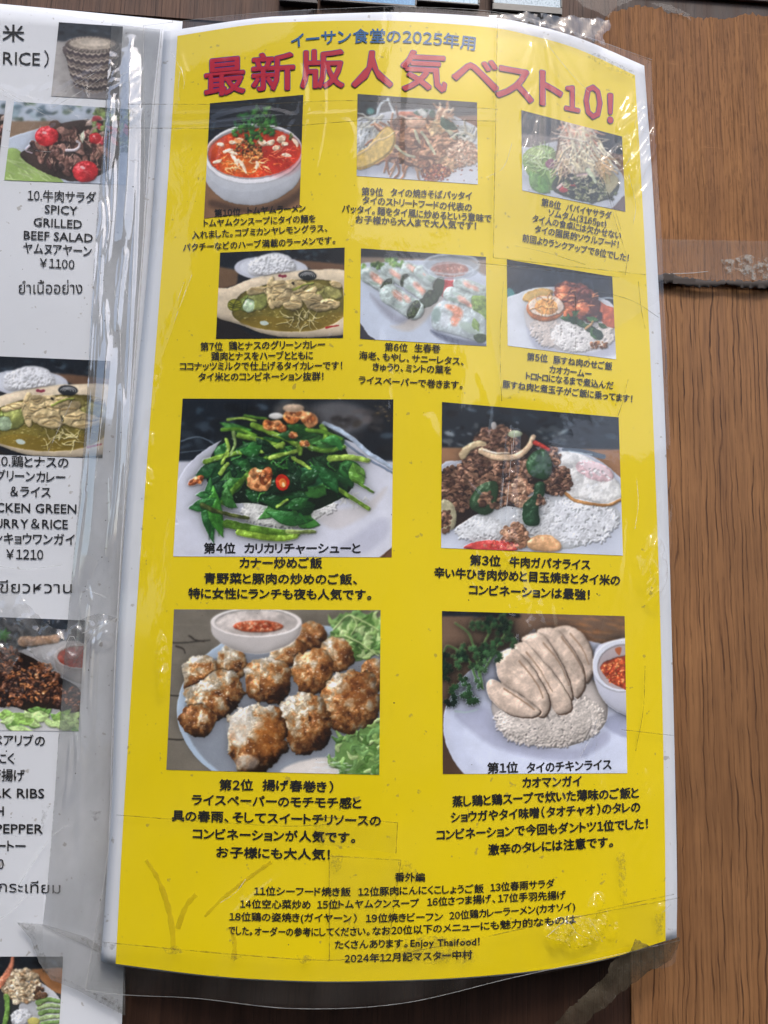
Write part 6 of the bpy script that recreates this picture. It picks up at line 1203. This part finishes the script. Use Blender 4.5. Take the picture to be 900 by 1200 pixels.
for pts in ([(225, 322), (214, 350), (204, 378)], [(216, 330), (208, 352)], [(200, 60), (208, 74), (214, 84)], [(212, 78), (216, 96), (215, 104)], [(211, 84), (209, 100), (210, 118)], [(600, 168), (590, 196), (570, 208)], [(742, 180), (726, 200), (703, 188)], [(752, 130), (744, 150), (770, 158)], [(700, 842), (696, 856), (686, 876), (680, 886)], [(706, 838), (702, 850)], [(746, 560), (748, 590), (744, 620)], [(640, 1098), (664, 1080), (676, 1094), (690, 1100)], [(690, 1076), (700, 1092), (706, 1104)], [(776, 1070), (786, 1060)], [(258, 1058), (276, 1046), (288, 1030)], [(600, 520), (597, 560), (592, 610)], [(603, 505), (600, 540)], [(590, 560), (586, 600)], [(737, 205), (745, 240), (742, 262)], [(640, 50), (664, 80), (690, 108)]):
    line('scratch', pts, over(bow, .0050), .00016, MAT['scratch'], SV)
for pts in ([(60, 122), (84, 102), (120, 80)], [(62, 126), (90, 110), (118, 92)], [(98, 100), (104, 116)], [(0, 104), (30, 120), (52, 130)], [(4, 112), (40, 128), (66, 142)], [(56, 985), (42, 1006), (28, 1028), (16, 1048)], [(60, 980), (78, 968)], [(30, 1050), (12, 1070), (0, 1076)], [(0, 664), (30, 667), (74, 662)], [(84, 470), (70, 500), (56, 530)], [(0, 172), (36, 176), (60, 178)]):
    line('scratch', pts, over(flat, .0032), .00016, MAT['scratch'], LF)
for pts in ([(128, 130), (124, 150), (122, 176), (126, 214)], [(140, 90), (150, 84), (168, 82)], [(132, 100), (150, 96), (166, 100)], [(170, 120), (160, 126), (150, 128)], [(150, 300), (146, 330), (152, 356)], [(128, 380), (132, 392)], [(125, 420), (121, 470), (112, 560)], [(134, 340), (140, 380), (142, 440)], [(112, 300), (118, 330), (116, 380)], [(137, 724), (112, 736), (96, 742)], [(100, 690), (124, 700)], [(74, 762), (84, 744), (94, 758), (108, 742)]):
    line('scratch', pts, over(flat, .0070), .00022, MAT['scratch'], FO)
# torn tape corners
zr = zoom(640, 1040, 3.4615)
torn = zr((-10, 600), (60, 520), (130, 455), (215, 380), (245, 350), (258, 300), (330, 265), (362, 208), (395, 226), (428, 242), (470, 230), (538, 200), (543, 218), (530, 250), (505, 295), (470, 312), (420, 335), (372, 372), (330, 405), (290, 432), (240, 478), (190, 520), (120, 600))
outline('torn_tape', torn, over(bow, .0085), MAT['dirty'], jag=.5, disp=crumple([(705, 1150, 100, 60, 24, .0022)]), label='dirty brown torn strip of tape hanging off the lower right corner of the yellow poster', cat='tape')
outline('torn_tape', zr((500, 296), (535, 225), (525, 300), (508, 318), (470, 330), (440, 325)), over(bow, .0012), MAT['cloudy'], label='small clear shred of tape behind the lower right corner of the poster', cat='tape')
zq = zoom(500, 0, 2.25)
outline('torn_tape', zq((150, 40), (190, 42), (250, 36), (350, 46), (440, 50), (478, 58), (484, 78), (462, 96), (470, 122), (420, 108), (390, 98), (330, 84), (270, 66), (200, 56)), over(bow, .0060), MAT['crumple'], jag=.5, disp=crumple([(650, 34, 80, 32, 13, .0035)]), label='crumpled clear tape above the top right corner of the yellow poster', cat='tape')
outline('tape_residue', zq((395, 0), (420, 22), (455, 32), (480, 48), (492, 26), (520, 8), (560, -6), (400, -8)), .0072, MAT['cloudy'], jag=.6, label='grey tape residue on the wood between the holder and the plywood', cat='tape residue')
outline('tape_residue', zq((590, 6), (640, 12), (690, 34), (700, 54), (672, 40), (630, 26)), .0075, MAT['cloudy'], jag=.6, label='grey smear of tape residue at the top of the plywood', cat='tape residue')
# clear film and tape on the plywood, right
a_, b_ = (766, 281), (900, 285)
TP = empty('packing_tape', tuple(on(840, 305, .0064)), 'old clear packing tape with white flakes along the lower edge of the plywood sheet', 'tape')
patch('tape_film', ([(745, 280), (960, 284)], [(745, 326), (960, 331)], [(745, 280), (745, 326)], [(960, 284), (960, 331)]), .0068, MAT['cloudy'], 20, 60, TP, disp=lambda x, y: wave2(x, y, .3))
nf = N('dried_glue'); nf.pbr((.5, .5, .46), .8, .2, alpha=nf.ramp(nf.noise(nf.pos(), 170, 5, .7), [(.46, 0), (.6, .55)])); MAT['glue'] = nf.m
zs_ = zoom(700, 250, 4.5)
outline('glue_flakes', zs_((650, 250), (720, 240), (790, 215), (850, 235), (900, 215), (930, 300), (900, 350), (830, 352), (780, 330), (740, 300), (690, 325)), .0080, MAT['glue'], TP, smooth_edge=True)
line('film_edge', [(783, 321), (810, 320), (830, 318)], .0080, .0004, MAT['edge'], TP)
strip = zs_((300, 328), (380, 318), (450, 338), (560, 354), (700, 356), (900, 356), (1100, 356), (1100, 388), (900, 388), (850, 396), (760, 390), (700, 378), (620, 388), (540, 392), (450, 378), (380, 366), (300, 362))
mk = plain('black_tape', (.075, .062, .055), .8, .2)
outline('black_tape_strip', strip, .0078, mk, jag=.9, thick=.0005, label='torn dark grey strip along the seam between plywood sheet and veneer panel', cat='tape strip')
# scattered specks of grit on the films
def specks(name, n, area, g, parent):
    V, Fc = [], []
    for _ in range(n):
        x, y = rs.uniform(area[0], area[2]), rs.uniform(area[1], area[3]); r = abs(rs.normal(0, .00022))+.00012
        P = on(x, y, g); k = len(V); a0 = rs.rand()*6
        for t in range(5): V.append(P+np.array((math.cos(a0+t*1.256)*r*rs.uniform(.5, 1.3), -.00005, math.sin(a0+t*1.256)*r)))
        V.append(P+np.array((0, -r*.6, 0)))
        Fc += [[k+t, k+(t+1) % 5, k+5] for t in range(5)]
    return link(name, V, Fc, MAT['grime'], parent, smooth=False, kind='stuff')
specks('grit', 130, (200, 60, 750, 1110), over(bow, .0046), SV); specks('grit', 110, (100, 60, 160, 1080), over(flat, .0036), FO); specks('grit', 60, (2, 20, 110, 1080), over(flat, .0030), LF)
